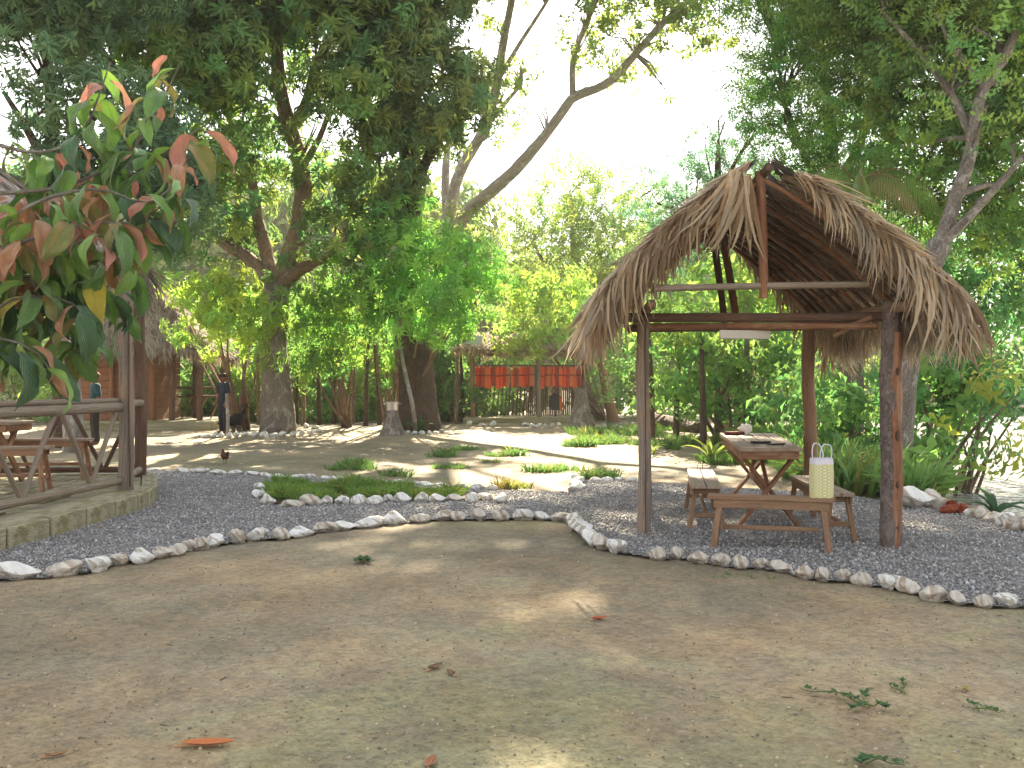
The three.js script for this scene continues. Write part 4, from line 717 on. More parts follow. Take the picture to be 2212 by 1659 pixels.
// ------------------------------------------------------------------ thatched picnic shelter
{
  const FL = V(1.35, 0, -10.35), FR = V(3.57, 0, -9.5), RL = V(1.63, 0, -12.45), RR = V(3.56, 0, -12.05);
  [FL, FR, RL, RR].forEach(onGround);
  const base = V(2.5, 0, -11); base.y = ground(base.x, base.z);
  const t = thing('thatched_shelter', 'open picnic shelter with palm-thatched gable roof on rough posts', 'shelter', base);
  const part = (n, g, m, p = t) => obj(n, localTo(g, base), m, p);
  const post = (p, h, r, seed, mat, lean = 0) => part('post', limbGeo([V(p.x, p.y - 0.15, p.z), V(p.x + 0.02, h * 0.35, p.z), V(p.x - 0.015 + lean * 0.5, h * 0.7, p.z), V(p.x + lean, h, p.z)], [r * 1.04, r, r * 0.97, r * 0.9], { sides: 14, seed, rough: 0.1, step: 0.12 }), mat);
  post(FL, 2.36, 0.068, 3, M.woodGrey, 0.01).userData.label = 'split grey front post with a dark crack';
  const fr = post(FR, 2.34, 0.098, 7, M.barkPost, 0.03); fr.userData.label = 'thick front post with reddish debarked strip and knots';
  post(RL, 2.36, 0.07, 11, M.woodRail); post(RR, 2.4, 0.078, 15, M.woodTan);
  // the crack of the left post, and the debarked strip with its knots
  part('crack', board(V(FL.x + 0.018, 0.02, FL.z + 0.064), V(FL.x + 0.012, 2.2, FL.z + 0.064), 0.014, 0.02, V(0, 0, 1)), M.woodDark);
  part('debarked_strip', limbGeo([V(FR.x + 0.022, 0.03, FR.z + 0.05), V(FR.x + 0.045, 0.8, FR.z + 0.05), V(FR.x + 0.028, 1.5, FR.z + 0.05), V(FR.x + 0.05, 2.05, FR.z + 0.044)], [0.058, 0.06, 0.062, 0.056], { sides: 10, seed: 5, rough: 0.16, step: 0.1 }), M.woodRed);
  for (const [y, s] of [[0.22, 1], [0.62, 0.9], [1.08, 1.3], [1.68, 1]]) { const g = new THREE.SphereGeometry(0.024 * s, 10, 8); g.scale(0.8, 1.7, 0.7); g.translate(FR.x + 0.035, y, FR.z + 0.102); part('knot', g, M.woodDark); }
  const pl = (n, a, b, r, seed, mat = M.woodDark) => part(n, pole(a, b, r, seed, r * 0.9, { sides: 9 }), mat);
  const top = (p, h, dx = 0, dz = 0) => V(p.x + dx, h, p.z + dz);
  pl('tie_beam', top(FL, 2.24, -0.15, 0.05), top(FR, 2.2, 0.2, 0), 0.05, 21); pl('tie_beam', top(FL, 2.15, 0, 0.0), top(FR, 2.11, -0.12, 0), 0.036, 22, M.woodRed);
  pl('tie_beam', top(RL, 2.24, -0.2, 0), top(RR, 2.24, 0.2, 0), 0.05, 23);
  pl('wall_plate', top(FL, 2.32, -0.02, 0.75), top(RL, 2.32, -0.02, -0.7), 0.05, 24, M.woodTan); pl('wall_plate', top(FR, 2.27, 0, 0.6), top(RR, 2.3, 0, -0.6), 0.05, 25, M.woodTan);
  pl('brace', V(3.42, 2.2, -9.55), V(3.12, 2.03, -9.75), 0.03, 26, M.woodTan);
  const af = V(2.31, 3.56, -9.15), ar = V(2.56, 3.56, -12.9), lf = V(0.9, 2.37, -9.85), lr = V(1.0, 2.3, -13.35), rf = V(3.88, 2.24, -8.7), rr = V(4.02, 2.22, -12.7);
  pl('ridge_pole', af.clone().add(V(0, -0.05, 0.1)), ar.clone().add(V(0, -0.05, -0.15)), 0.045, 31);
  pl('king_post', af.clone().add(V(-0.02, -0.03, -0.15)), V(2.34, 2.36, -9.35), 0.045, 32, M.woodRed);
  pl('collar_beam', V(1.36, 2.47, -9.55), V(3.25, 2.47, -9.15), 0.034, 33, M.woodRail);
  pl('king_post', ar.clone().add(V(-0.1, -0.05, 0.5)), V(2.6, 2.24, -12.25), 0.045, 34); pl('king_post', ar.clone().add(V(0.05, -0.1, 0.4)), V(2.75, 2.24, -12.25), 0.05, 35, M.woodRed);
  pl('collar_beam', V(1.75, 2.75, -12.5), V(3.4, 2.75, -12.2), 0.034, 37, M.woodRail);
  const roof = new THREE.Group(); roof.name = 'roof'; t.add(roof);
  for (let i = 0; i < 13; i++) for (const [e0, e1] of [[lf, lr], [rf, rr]]) { const u = 0.04 + 0.92 * i / 12; const a = af.clone().lerp(ar, u), e = e0.clone().lerp(e1, u); a.y -= 0.1; e.y -= 0.1; const m = a.clone().lerp(e, 0.5); m.y += 0.09; obj('rafter', localTo(limbGeo([a, m, e], [0.026, 0.024, 0.02], { sides: 6, seed: i, step: 0.5 }), base), i % 3 ? M.woodDark : M.woodRed, roof); }
  for (const w of [0.25, 0.5, 0.75]) for (const [e0, e1] of [[lf, lr], [rf, rr]]) { const a = af.clone().lerp(e0, w), b = ar.clone().lerp(e1, w); const dy = -0.065 + 0.09 * Math.sin(Math.PI * w); a.y += dy; b.y += dy; obj('batten', localTo(pole(a, b, 0.018, w * 40, 0.016, { sides: 6 }), base), M.woodTan, roof); }
  const budget = { n: 290 }, o0 = V(-0.15, 0, 1).normalize(), o1 = V(0.1, 0, -1).normalize();
  pitch(roof, base, af, ar, rf, rr, { seed: 901, budget, out0: o0, out1: o1, hangs: 54, rows: 8, per: 15, vdrop: 0.75, w0: 0.14, hs: 0.86, sagY: -0.1, wMax: 0.66, fringe: 9, plumb: 0.7 });
  pitch(roof, base, af, ar, lf, lr, { seed: 902, budget, out0: o0, out1: o1, hangs: 58, rows: 8, per: 15, vdrop: 0.9, w0: 0.04, hs: 0.9, sagY: -0.1, wMax: 0.66, fringe: 9, plumb: 0.7 });
  // weathered cap over the ridge and a tuft on the gable
  const r = rngOf(77), cap = [];
  for (let i = 0; i < 130; i++) { const u = r() * 0.98, sd = i % 2, e = (sd ? lf.clone().lerp(lr, u) : rf.clone().lerp(rr, u)), q = af.clone().lerp(ar, u), dir = e.sub(q).normalize(), w = 0.42 * r() * r(), nn = dir.clone().cross(ar.clone().sub(af)).normalize(); if (nn.y < 0) nn.negate(); cap.push(FAN.old[i % 4].clone().applyMatrix4(fanMatrix(q.addScaledVector(dir, w - 0.02).addScaledVector(nn, 0.075 + 0.03 * r()).sub(base), dir.clone().add(V(0, 0, (r() - 0.5) * 0.25)), nn, 0.55 + 0.3 * r()))); }
  stuffPart(obj('ridge_cap', mergeGeometries(cap), M.thatch, roof));
  for (let i = 0; i < 3; i++) { const f = obj('palm_frond', FAN.edge[i % 6], M.thatch, roof); const m = fanMatrix(af.clone().add(V(-0.32 + 0.07 * i, -0.06 - 0.02 * i, 0.02)).sub(base), V(-0.25 + 0.06 * i, -1, 0.12), V(0, 0.1, 1), 0.8 + 0.1 * (i % 3)); m.decompose(f.position, f.quaternion, f.scale); }
  const st = limbGeo([V(2.02, 3.1, -9.7), V(1.99, 3.28, -9.7), V(1.97, 3.42, -9.72)], [0.05, 0.045, 0.02], { sides: 7 }); part('ridge_stake', st, M.woodRed);
  // white board under the front tie beam
  const w = obj('white_board', board(V(-0.27, 0, 0), V(0.27, 0, 0), 0.035, 0.085, V(0, 1, 0), 0.008), M.whiteBoard); w.position.set(2.3, 2.05, -9.93); w.rotation.y = Math.atan2(0.85, 2.22) * 0.6;
  tag(w, 'short white board fixed beneath the front beam of the shelter', 'board');
  for (const x of [-0.2, 0.2]) obj('hanger', pole(V(x, 0.03, 0), V(x, 0.14, 0), 0.008, 2), M.woodDark, w);
}

// ------------------------------------------------------------------ picnic table and benches
const gy = (x, z) => ground(x, z) + 0.022;
function bench(label, a, b, width, h, { planks = 2, mat = M.woodTop, leg = M.woodTan, name = 'bench', floor = null, splay = 0.06, group = 'benches under the thatched shelter' } = {}) {
  const mid = a.clone().lerp(b, 0.5); mid.y = floor ?? gy(mid.x, mid.z);
  const t = thing(name, label, 'bench', mid, 0, group), dir = b.clone().sub(a).setY(0), L = dir.length(); dir.normalize(); const side = V(-dir.z, 0, dir.x);
  const P = (s, w, y) => V(dir.x * s + side.x * w, y, dir.z * s + side.z * w), pw = width / planks;
  for (let i = 0; i < planks; i++) { const o = (i + 0.5 - planks / 2) * pw; obj('seat_plank', board(P(-L / 2, o, h - 0.018), P(L / 2 - 0.02 * (i % 2), o, h - 0.018), pw * 0.93, 0.036), mat, t); }
  for (const s of [-1, 1]) { obj('apron', board(P(-L / 2 + 0.06, s * (width / 2 - 0.025), h - 0.075), P(L / 2 - 0.06, s * (width / 2 - 0.025), h - 0.075), 0.025, 0.075), leg, t); }
  for (const e of [-1, 1]) {
    const s = e * (L / 2 - 0.12);
    for (const k of [-1, 1]) { const f = P(s + e * splay, k * (width / 2 + 0.01), 0), gr = floor === null ? gy(mid.x + f.x, mid.z + f.z) - mid.y : 0; obj('leg', board(V(f.x, gr, f.z), P(s, k * (width / 2 - 0.05), h - 0.04), 0.05, 0.055, dir), leg, t); }
    obj('crossbar', board(P(s + e * splay * 0.6, -width / 2 + 0.02, 0.17), P(s + e * splay * 0.6, width / 2 - 0.02, 0.17), 0.03, 0.05), leg, t);
    obj('seat_bearer', board(P(s, -width / 2 + 0.04, h - 0.07), P(s, width / 2 - 0.04, h - 0.07), 0.04, 0.06), leg, t);
  }
  obj('stretcher', board(P(-L / 2 + 0.14, 0, 0.19), P(L / 2 - 0.14, 0, 0.19), 0.035, 0.04), leg, t);
  return t;
}
bench('low wooden bench across the front holding the woven bag', V(1.86, 0, -9.55), V(2.98, 0, -9.25), 0.24, 0.49, { mat: M.woodTan });
bench('wooden bench along the left side of the picnic table', V(2.0, 0, -10.35), V(2.3, 0, -12.3), 0.32, 0.49);
bench('sunlit wooden bench along the right side of the picnic table', V(3.2, 0, -9.75), V(3.33, 0, -11.6), 0.26, 0.48);
function picnicTable(label, fl, fr, rl, rr, h, { floor = null, mat = M.woodTop, leg = M.woodRed } = {}) {
  const mid = fl.clone().add(fr).add(rl).add(rr).multiplyScalar(0.25); mid.y = floor ?? gy(mid.x, mid.z);
  const t = thing('picnic_table', label, 'table', mid, 0, 'picnic tables');
  const q = (u, w, y) => fl.clone().lerp(fr, u).lerp(rl.clone().lerp(rr, u), w).sub(mid).setY(y), width = fl.distanceTo(fr);
  for (let i = 0; i < 4; i++) { const u = (i + 0.5) / 4; obj('top_plank', board(q(u, 0, h - 0.02), q(u, 1 - 0.01 * (i % 2), h + 0.02), width / 4 * 0.96, 0.04), mat, t); }
  for (const u of [0.06, 0.94]) obj('side_apron', board(q(u, 0.03, h - 0.09), q(u, 0.97, h - 0.05), 0.03, 0.09), leg, t);
  for (const w of [0.02, 0.98]) obj('end_apron', board(q(0.05, w, h - 0.08 + 0.04 * w), q(0.95, w, h - 0.08 + 0.04 * w), 0.03, 0.09), leg, t);
  const fl0 = (u, w) => { const p = q(u, w, 0); if (floor === null) p.y = gy(mid.x + p.x, mid.z + p.z) - mid.y; return p; };
  for (const w of [0.1, 0.86]) { obj('leg', board(fl0(-0.02, w), q(0.92, w, h - 0.1), 0.035, 0.085, V(0, 0, 1)), leg, t); obj('leg', board(fl0(1.02, w + 0.025), q(0.08, w + 0.025, h - 0.1), 0.035, 0.085, V(0, 0, 1)), leg, t); }
  obj('stretcher', board(q(0.5, 0.12, h * 0.5), q(0.5, 0.87, h * 0.5), 0.05, 0.08), leg, t);
  for (const [a, b] of [[0.12, 0.45], [0.87, 0.55]]) obj('diagonal_brace', board(q(0.5, a, h * 0.5), q(0.5, b, h - 0.1), 0.035, 0.06), leg, t);
  return t;
}
const tableH = 0.87;
picnicTable('picnic table with crossed red-brown legs under the thatched shelter', V(2.36, 0, -10.4), V(3.02, 0, -10.45), V(2.6, 0, -12.6), V(3.3, 0, -12.6), tableH);
{
  const ty = ground(2.8, -11.5) + 0.022 + tableH + 0.002;
  const things = [['folded_cloth', 'dark folded cloth lying mid-table', 'cloth', 2.72, -11.0, 0.2, 0.022, 0.12, 0x2a2c30], ['folded_cloth', 'second dark cloth nearer the front of the table', 'cloth', 2.84, -10.8, 0.17, 0.018, 0.1, 0x33363a], ['closed_book', 'brown book at the far left corner of the table', 'book', 2.72, -12.3, 0.22, 0.04, 0.16, 0x6b3a26]];
  things.forEach(([n, l, c, x, z, w, h, d, col], i) => { const g = new RoundedBoxGeometry(w, h, d, 3, h * 0.42), p = g.attributes.position; for (let k = 0; k < p.count; k++) p.setY(k, p.getY(k) + (i < 2 ? 0.012 * noise(p.getX(k) * 14, i, p.getZ(k) * 14) : 0)); g.computeVertexNormals(); const m = obj(n, g, std({ color: col })); const k = (-z - 10.4) / 2.2; m.position.set(x, ty + 0.04 * k + h / 2 - 0.002, z); m.rotation.set(-0.018, 0.3 * i, 0); tag(m, l, c, i < 2 ? 'cloths on the picnic table' : undefined); });
  // crumpled white paper
  const g = mergeVertices(new THREE.IcosahedronGeometry(0.07, 4).deleteAttribute('uv').deleteAttribute('normal')), p = g.attributes.position;
  for (let k = 0; k < p.count; k++) { const v = V().fromBufferAttribute(p, k), s = 1 + 0.8 * noise(v.x * 26, v.y * 26, v.z * 26); p.setXYZ(k, v.x * s, v.y * s * 0.9, v.z * s); } g.computeVertexNormals();
  g.computeBoundingBox(); g.translate(0, -g.boundingBox.min.y, 0);
  const m = obj('crumpled_paper', g, std({ color: 0xf2efe8 })); m.position.set(2.86, ty + 0.036, -12.35); tag(m, 'crumpled white paper on the far end of the table', 'paper');
  // loop of wire on the left bench
  const wg = new THREE.TubeGeometry(new THREE.CatmullRomCurve3([V(-0.08, 0.004, 0.1), V(0.0, 0.02, 0.02), V(0.02, 0.12, -0.04), V(-0.02, 0.1, -0.1), V(0.0, 0.004, -0.16), V(0.1, 0.004, -0.2)]), 30, 0.004, 5);
  const w = obj('wire_hook', wg, std({ color: 0x2a2622, metalness: 0.6, roughness: 0.5 })); w.position.set(2.2, ground(2.2, -11.6) + 0.022 + 0.49, -11.7); tag(w, 'bent dark wire lying on the left bench', 'wire');
}
// woven tote bag on the front bench
{
  const by = ground(2.42, -9.4) + 0.022 + 0.49, b = V(2.86, by, -9.29);
  const t = thing('woven_bag', 'pale yellow-green woven bag with white rim and handles on front bench', 'bag', b, 0.26);
  const cv = document.createElement('canvas'); cv.width = 256; cv.height = 256; const c = cv.getContext('2d');
  for (let y = 0; y < 16; y++) for (let x = 0; x < 16; x++) { const k = (x + y) % 2; c.fillStyle = k ? '#e6dfb4' : '#c2c08c'; c.fillRect(x * 16, y * 16, 16, 16); c.fillStyle = k ? '#dad29c' : '#cfcc9c'; if (k) c.fillRect(x * 16, y * 16 + 6, 16, 3); else c.fillRect(x * 16 + 6, y * 16, 3, 16); c.fillStyle = '#a3a06c'; c.fillRect(x * 16, y * 16, 16, 1); c.fillRect(x * 16, y * 16, 1, 16); }
  const map = new THREE.CanvasTexture(cv); map.colorSpace = THREE.SRGBColorSpace; map.wrapS = map.wrapT = THREE.RepeatWrapping; rep(map, 4.2);
  const bagBody = (y0, y1, k) => { // open tube, rounded rectangle section, slightly bulged
    const pos = [], uv = [], idx = [], n = 40, rows = 8; for (let i = 0; i <= rows; i++) { const f = i / rows, y = lerp(y0, y1, f), bul = k * (1 + 0.07 * Math.sin(Math.PI * clamp(y / 0.36, 0, 1)) - 0.04 * (y / 0.36)); for (let j = 0; j <= n; j++) { const a = j / n * 6.2832, ca = Math.cos(a), sa = Math.sin(a), ex = 0.45; pos.push(0.1 * bul * Math.sign(ca) * Math.pow(Math.abs(ca), ex), y + 0.006 * noise(ca * 2, y * 9, sa * 2), 0.065 * bul * Math.sign(sa) * Math.pow(Math.abs(sa), ex)); uv.push(j / n * 0.56, y); } }
    for (let i = 0; i < rows; i++) for (let j = 0; j < n; j++) { const a = i * (n + 1) + j; idx.push(a, a + n + 1, a + 1, a + 1, a + n + 1, a + n + 2); }
    const g = new THREE.BufferGeometry(); g.setAttribute('position', new THREE.Float32BufferAttribute(pos, 3)); g.setAttribute('uv', new THREE.Float32BufferAttribute(uv, 2)); g.setIndex(idx); g.computeVertexNormals(); return g; };
  obj('bag_body', bagBody(0, 0.325, 1), std({ map, roughness: 0.7, side: THREE.DoubleSide }), t);
  const bot = new RoundedBoxGeometry(0.19, 0.012, 0.12, 2, 0.005); bot.translate(0, 0.007, 0); obj('bag_base', bot, std({ color: 0xa9a860 }), t);
  const white = std({ color: 0xd9d6e0, roughness: 0.6, side: THREE.DoubleSide });
  obj('rim', bagBody(0.31, 0.365, 1.025), white, t);
  for (const z of [-0.062, 0.062]) obj('handle', new THREE.TubeGeometry(new THREE.CatmullRomCurve3([V(-0.05, 0.33, z), V(-0.055, 0.42, z * 1.1), V(-0.03, 0.49, z * 1.3), V(0.03, 0.485, z * 1.5), V(0.06, 0.41, z * 1.2), V(0.05, 0.33, z)]), 24, 0.006, 6), white, t);
}

// ------------------------------------------------------------------ railed pavilion at left
{
  const FY = 0.2, C1 = V(-5.0, 0, -13.05), C2 = V(-5.42, 0, -14.65), base = V(-6.5, 0, -12.5); base.y = ground(base.x, base.z);
  const t = thing('railed_pavilion', 'thatched pavilion with log railing on a stone platform at left', 'pavilion', base);
  const part = (n, g, m, p = t) => obj(n, localTo(g, base), m, p);
  const edge = [V(-4.98, 0, -8.4), V(-4.72, 0, -10.1), V(-4.6, 0, -12.45), V(-4.78, 0, -13.25), V(-5.4, 0, -14.95), V(-9.6, 0, -14.6), V(-9.4, 0, -8.2)];
  { const sh = new THREE.Shape(edge.map((p) => new THREE.Vector2(p.x * 1 + 0.12 * Math.sign(-7 - p.x), p.z))); const g = new THREE.ExtrudeGeometry(sh, { depth: 0.28, bevelEnabled: false }); g.rotateX(Math.PI / 2); g.translate(0, FY - 0.004, 0); part('platform', g, M.blockStone); }
  // facing blocks, each its own stone
  const r = rngOf(333);
  const lay = (a, b) => { const L = a.distanceTo(b); let s = 0; while (s < L - 0.1) { const w = Math.min(L - s, 0.5 + 0.55 * r()), p0 = a.clone().lerp(b, (s + 0.012) / L), p1 = a.clone().lerp(b, (s + w - 0.012) / L); const g = new RoundedBoxGeometry(0.2, FY + 0.16, p0.distanceTo(p1), 2, 0.025), P = g.attributes.position; for (let i = 0; i < P.count; i++) { const n = 0.02 * fbm(P.getX(i) * 5 + s * 7, P.getY(i) * 5, P.getZ(i) * 5 + a.x, 2); P.setXYZ(i, P.getX(i) + n, P.getY(i) + n * 0.5, P.getZ(i)); } g.computeVertexNormals(); const z = p1.clone().sub(p0).normalize(), x = V(0, 1, 0).cross(z); g.applyMatrix4(new THREE.Matrix4().makeBasis(x, V(0, 1, 0), z).setPosition(p0.lerp(p1, 0.5).setY(FY / 2 - 0.065 + 0.012 * r()))); part('facing_block', g, M.blockStone); s += w; } };
  for (let i = 0; i < 4; i++) lay(edge[i], edge[i + 1]); lay(edge[4], edge[5]);
  // floor flags
  for (let i = 0; i < 7; i++) for (let j = 0; j < 8; j++) { const x0 = -9.2 + j * 0.62 + (i % 2) * 0.2, z0 = -9.0 - i * 0.78; if (x0 > -5.05 - Math.max(0, (-z0 - 12.6)) * 0.28 - 0.62) continue; const g = new RoundedBoxGeometry(0.58, 0.03, 0.74, 1, 0.008); g.translate(x0 + 0.3, FY + 0.004 + 0.004 * r(), z0 - 0.4); part('floor_slab', g, M.blockStone); }
  const post = (p, h, rr, s, m = M.barkGrey, y = FY - 0.02) => part('post', limbGeo([V(p.x, y, p.z), V(p.x + 0.02, h * 0.4, p.z), V(p.x - 0.02, h * 0.75, p.z), V(p.x + 0.01, h, p.z)], [rr * 1.08, rr, rr * 0.95, rr * 0.9], { sides: 11, seed: s, step: 0.25, rough: 0.08 }), m);
  post(V(-4.94, 0, -12.85), 3.25, 0.09, 41, M.woodGrey, 0.1); post(C2, 3.3, 0.085, 42, M.woodDark); post(V(-5.3, 0, -9.3), 3.3, 0.09, 43); post(V(-9.2, 0, -14.3), 3.3, 0.09, 44);
  const pl = (n, a, b, rr, s, m = M.woodRail) => part(n, pole(a, b, rr, s, rr * 0.92, { sides: 10 }), m);
  const A = V(-4.98, 0, -12.8), B = V(-5.32, 0, -9.35), on = (f, y) => A.clone().lerp(B, f).setY(y);
  pl('top_rail', on(-0.02, 1.26), on(1.02, 1.27), 0.062, 51); pl('top_rail', on(0, 1.34).add(V(-0.03, 0, 0)), on(1.02, 1.36).add(V(-0.03, 0, 0)), 0.035, 52);
  pl('bottom_rail', on(0, 0.32), on(1.02, 0.32), 0.05, 53);
  for (const [f, g] of [[0.03, 0.21], [0.40, 0.22], [0.44, 0.62], [0.82, 0.63]]) pl('diagonal_rail', on(f, 1.22), on(g, 0.34), 0.03, f * 90, M.woodRail);
  pl('top_rail', V(-4.97, 1.27, -12.75), V(-5.42, 1.27, -14.75), 0.055, 55); pl('bottom_rail', V(-4.97, 0.34, -12.75), V(-5.42, 0.3, -14.65), 0.05, 56); pl('upright_rail', V(-5.13, 0.3, -13.5), V(-5.13, 1.25, -13.5), 0.04, 57);
  pl('top_rail', C2.clone().setY(1.26), V(-9.2, 1.26, -14.3), 0.05, 58); pl('bottom_rail', C2.clone().setY(0.3), V(-9.2, 0.3, -14.3), 0.045, 59, M.woodDark);
  for (const [a, b] of [[0.02, 0.13], [0.26, 0.14], [0.28, 0.4], [0.52, 0.41]]) { const R = (f, y) => C2.clone().lerp(V(-9.2, 0, -14.3), f).setY(y); pl('diagonal_rail', R(a, 1.22), R(b, 0.32), 0.032, a * 70, M.woodDark); }
  pl('brace', V(-4.96, 2.55, -12.85), V(-5.55, 3.1, -12.9), 0.055, 61, M.woodRail); pl('brace', V(-4.99, 2.42, -12.85), V(-5.6, 2.98, -12.95), 0.04, 62, M.woodDark);
  pl('cable', V(-4.86, 2.6, -12.76), V(-4.84, 0.25, -12.74), 0.012, 63, M.woodDark);
  const e0 = V(-4.72, 3.0, -8.6), e1 = V(-5.3, 3.15, -14.5), a0 = V(-7.9, 5.2, -8.7), a1 = V(-8.2, 5.2, -14.3);
  pl('wall_plate', V(-5.28, 3.2, -8.9), V(-5.44, 3.2, -14.9), 0.06, 64);
  const roof = new THREE.Group(); roof.name = 'roof'; t.add(roof);
  for (let i = 0; i < 9; i++) { const u = i / 8; obj('rafter', localTo(pole(a0.clone().lerp(a1, u).add(V(0, -0.08, 0)), e0.clone().lerp(e1, u).add(V(0, -0.08, 0)), 0.04, i, 0.035, { sides: 6 }), base), M.woodDark, roof); }
  pitch(roof, base, a0, a1, e0, e1, { seed: 910, dull: 'dull', budget: { n: 120 }, rows: 9, per: 18, frond: 1.0, wMax: 0.72, plumb: 0.5, fringe: 5, out0: V(0, 0, 1), out1: V(0, 0, -1), hangs: 30 });
  const f0 = V(-11, 3.0, -8.6), f1 = V(-11, 3.0, -15.1);
  pitch(roof, base, a0, a1, f0, f1, { seed: 911, dull: 'dull', budget: { n: 0 }, rows: 8, per: 10, frond: 1.4, hangs: 8 });
  picnicTable('picnic table with red crossed legs inside the railed pavilion', V(-6.5, 0, -13.7), V(-6.5, 0, -13.0), V(-8.3, 0, -13.7), V(-8.3, 0, -13.0), 0.82, { floor: FY + 0.034 });
  bench('bench beside the near side of the table in the railed pavilion', V(-5.7, 0, -12.45), V(-7.3, 0, -12.2), 0.3, 0.55, { floor: FY + 0.034, leg: M.woodRed, group: 'benches in the railed pavilion' });
  bench('bench beside the far side of the table in the railed pavilion', V(-5.9, 0, -14.1), V(-7.6, 0, -14.05), 0.26, 0.55, { floor: FY + 0.034, leg: M.woodRed, group: 'benches in the railed pavilion' });
}

// ------------------------------------------------------------------ far hut with orange plank wall and veranda
{
  const d = 33, X = (bx) => (bx - MIDX) / FOC * d, base = V(X(300), 0, -d); base.y = ground(base.x, base.z);
  const t = thing('plank_hut', 'far thatched hut with orange plank wall and open veranda', 'hut', base);
  const part = (n, g, m, p = t) => obj(n, localTo(g, base), m, p);
  const FY = 0.28, x0 = X(150), x1 = X(332), xv = X(440), top = 2.65;
  { const g = new RoundedBoxGeometry(xv - x0 + 0.8, 0.4, 4.4, 2, 0.06); g.translate((x0 + xv) / 2 + 0.2, FY - 0.2, -d - 1.2); part('stone_base', g, M.blockStone); }
  const r = rngOf(5);
  for (let i = 0; i < 11; i++) { const h = (top - FY) / 11, y = FY + (i + 0.5) * h; part('wall_plank', board(V(x0, y, -d - 0.02 * r()), V(x1, y, -d - 0.02 * r()), 0.05, h * 0.93), M.woodOrange); part('wall_plank', board(V(x1, y, -d), V(x1, y, -d - 2.6), 0.05, h * 0.93), M.woodOrange); }
  { const g = new THREE.BoxGeometry(x1 - x0 - 0.1, top - FY, 2.4); g.translate((x0 + x1) / 2 - 0.05, (top + FY) / 2, -d - 1.35); part('inner_wall', g, M.woodDark); }
  const pl = (n, a, b, rr, s, m = M.woodDark) => part(n, pole(a, b, rr, s), m);
  pl('post', V(X(245), FY - 0.05, -d + 0.12), V(X(245), top, -d + 0.12), 0.08, 1, M.woodOrange); pl('post', V(x1 + 0.02, FY - 0.05, -d + 0.12), V(x1 + 0.02, top, -d + 0.12), 0.1, 2, M.woodOrange);
  for (const [bx, z] of [[372, 0], [432, 0], [438, -2.4], [372, -2.4]]) pl('veranda_post', V(X(bx), FY - 0.05, -d + z), V(X(bx) + 0.03, top, -d + z), 0.1, bx, M.woodDark);
  for (const y of [0.75, 1.05]) { pl('rail', V(x1, y + FY, -d - 2.3), V(xv, y + FY, -d - 2.3), 0.04, y * 9); }
  for (const k of [0, 1, 2]) pl('rail_brace', V(x1 + 0.2 + k * 0.5, FY, -d - 2.3), V(x1 + 0.55 + k * 0.5, FY + 0.75, -d - 2.3), 0.03, k + 3, M.woodTan);
  const roof = new THREE.Group(); roof.name = 'roof'; t.add(roof);
  const a0 = V(X(180), 5.0, -d - 1.3), a1 = V(X(285), 5.0, -d - 1.3), e0 = V(X(130), 2.55, -d + 0.75), e1 = V(xv + 0.6, 2.5, -d + 0.75), b1 = V(xv + 0.6, 2.5, -d - 3.4), b0 = V(X(130), 2.55, -d - 3.4);
  pitch(roof, base, a0, a1, e0, e1, { seed: 920, dull: 'dull', budget: { n: 40 }, rows: 8, per: 13, frond: 1.25, verge0: false, verge1: false });
  pitch(roof, base, a1, a1.clone().add(V(0.02, 0, -0.05)), e1, b1, { seed: 921, dull: 'dull', budget: { n: 0 }, rows: 8, per: 9, frond: 1.25, verge0: false, verge1: false });
  pitch(roof, base, a0, a1, b0, b1, { seed: 922, dull: 'dull', budget: { n: 0 }, rows: 7, per: 9, frond: 1.4, verge0: false, verge1: false });
  for (let i = 0; i < 8; i++) obj('rafter', localTo(pole(a0.clone().lerp(a1, i / 7).add(V(0, -0.1, 0)), e0.clone().lerp(e1, i / 7).add(V(0, -0.1, 0)), 0.04, i), base), M.woodDark, roof);
  pl('wall_plate', V(x0, top, -d + 0.1), V(xv, top - 0.05, -d + 0.1), 0.07, 71);
}
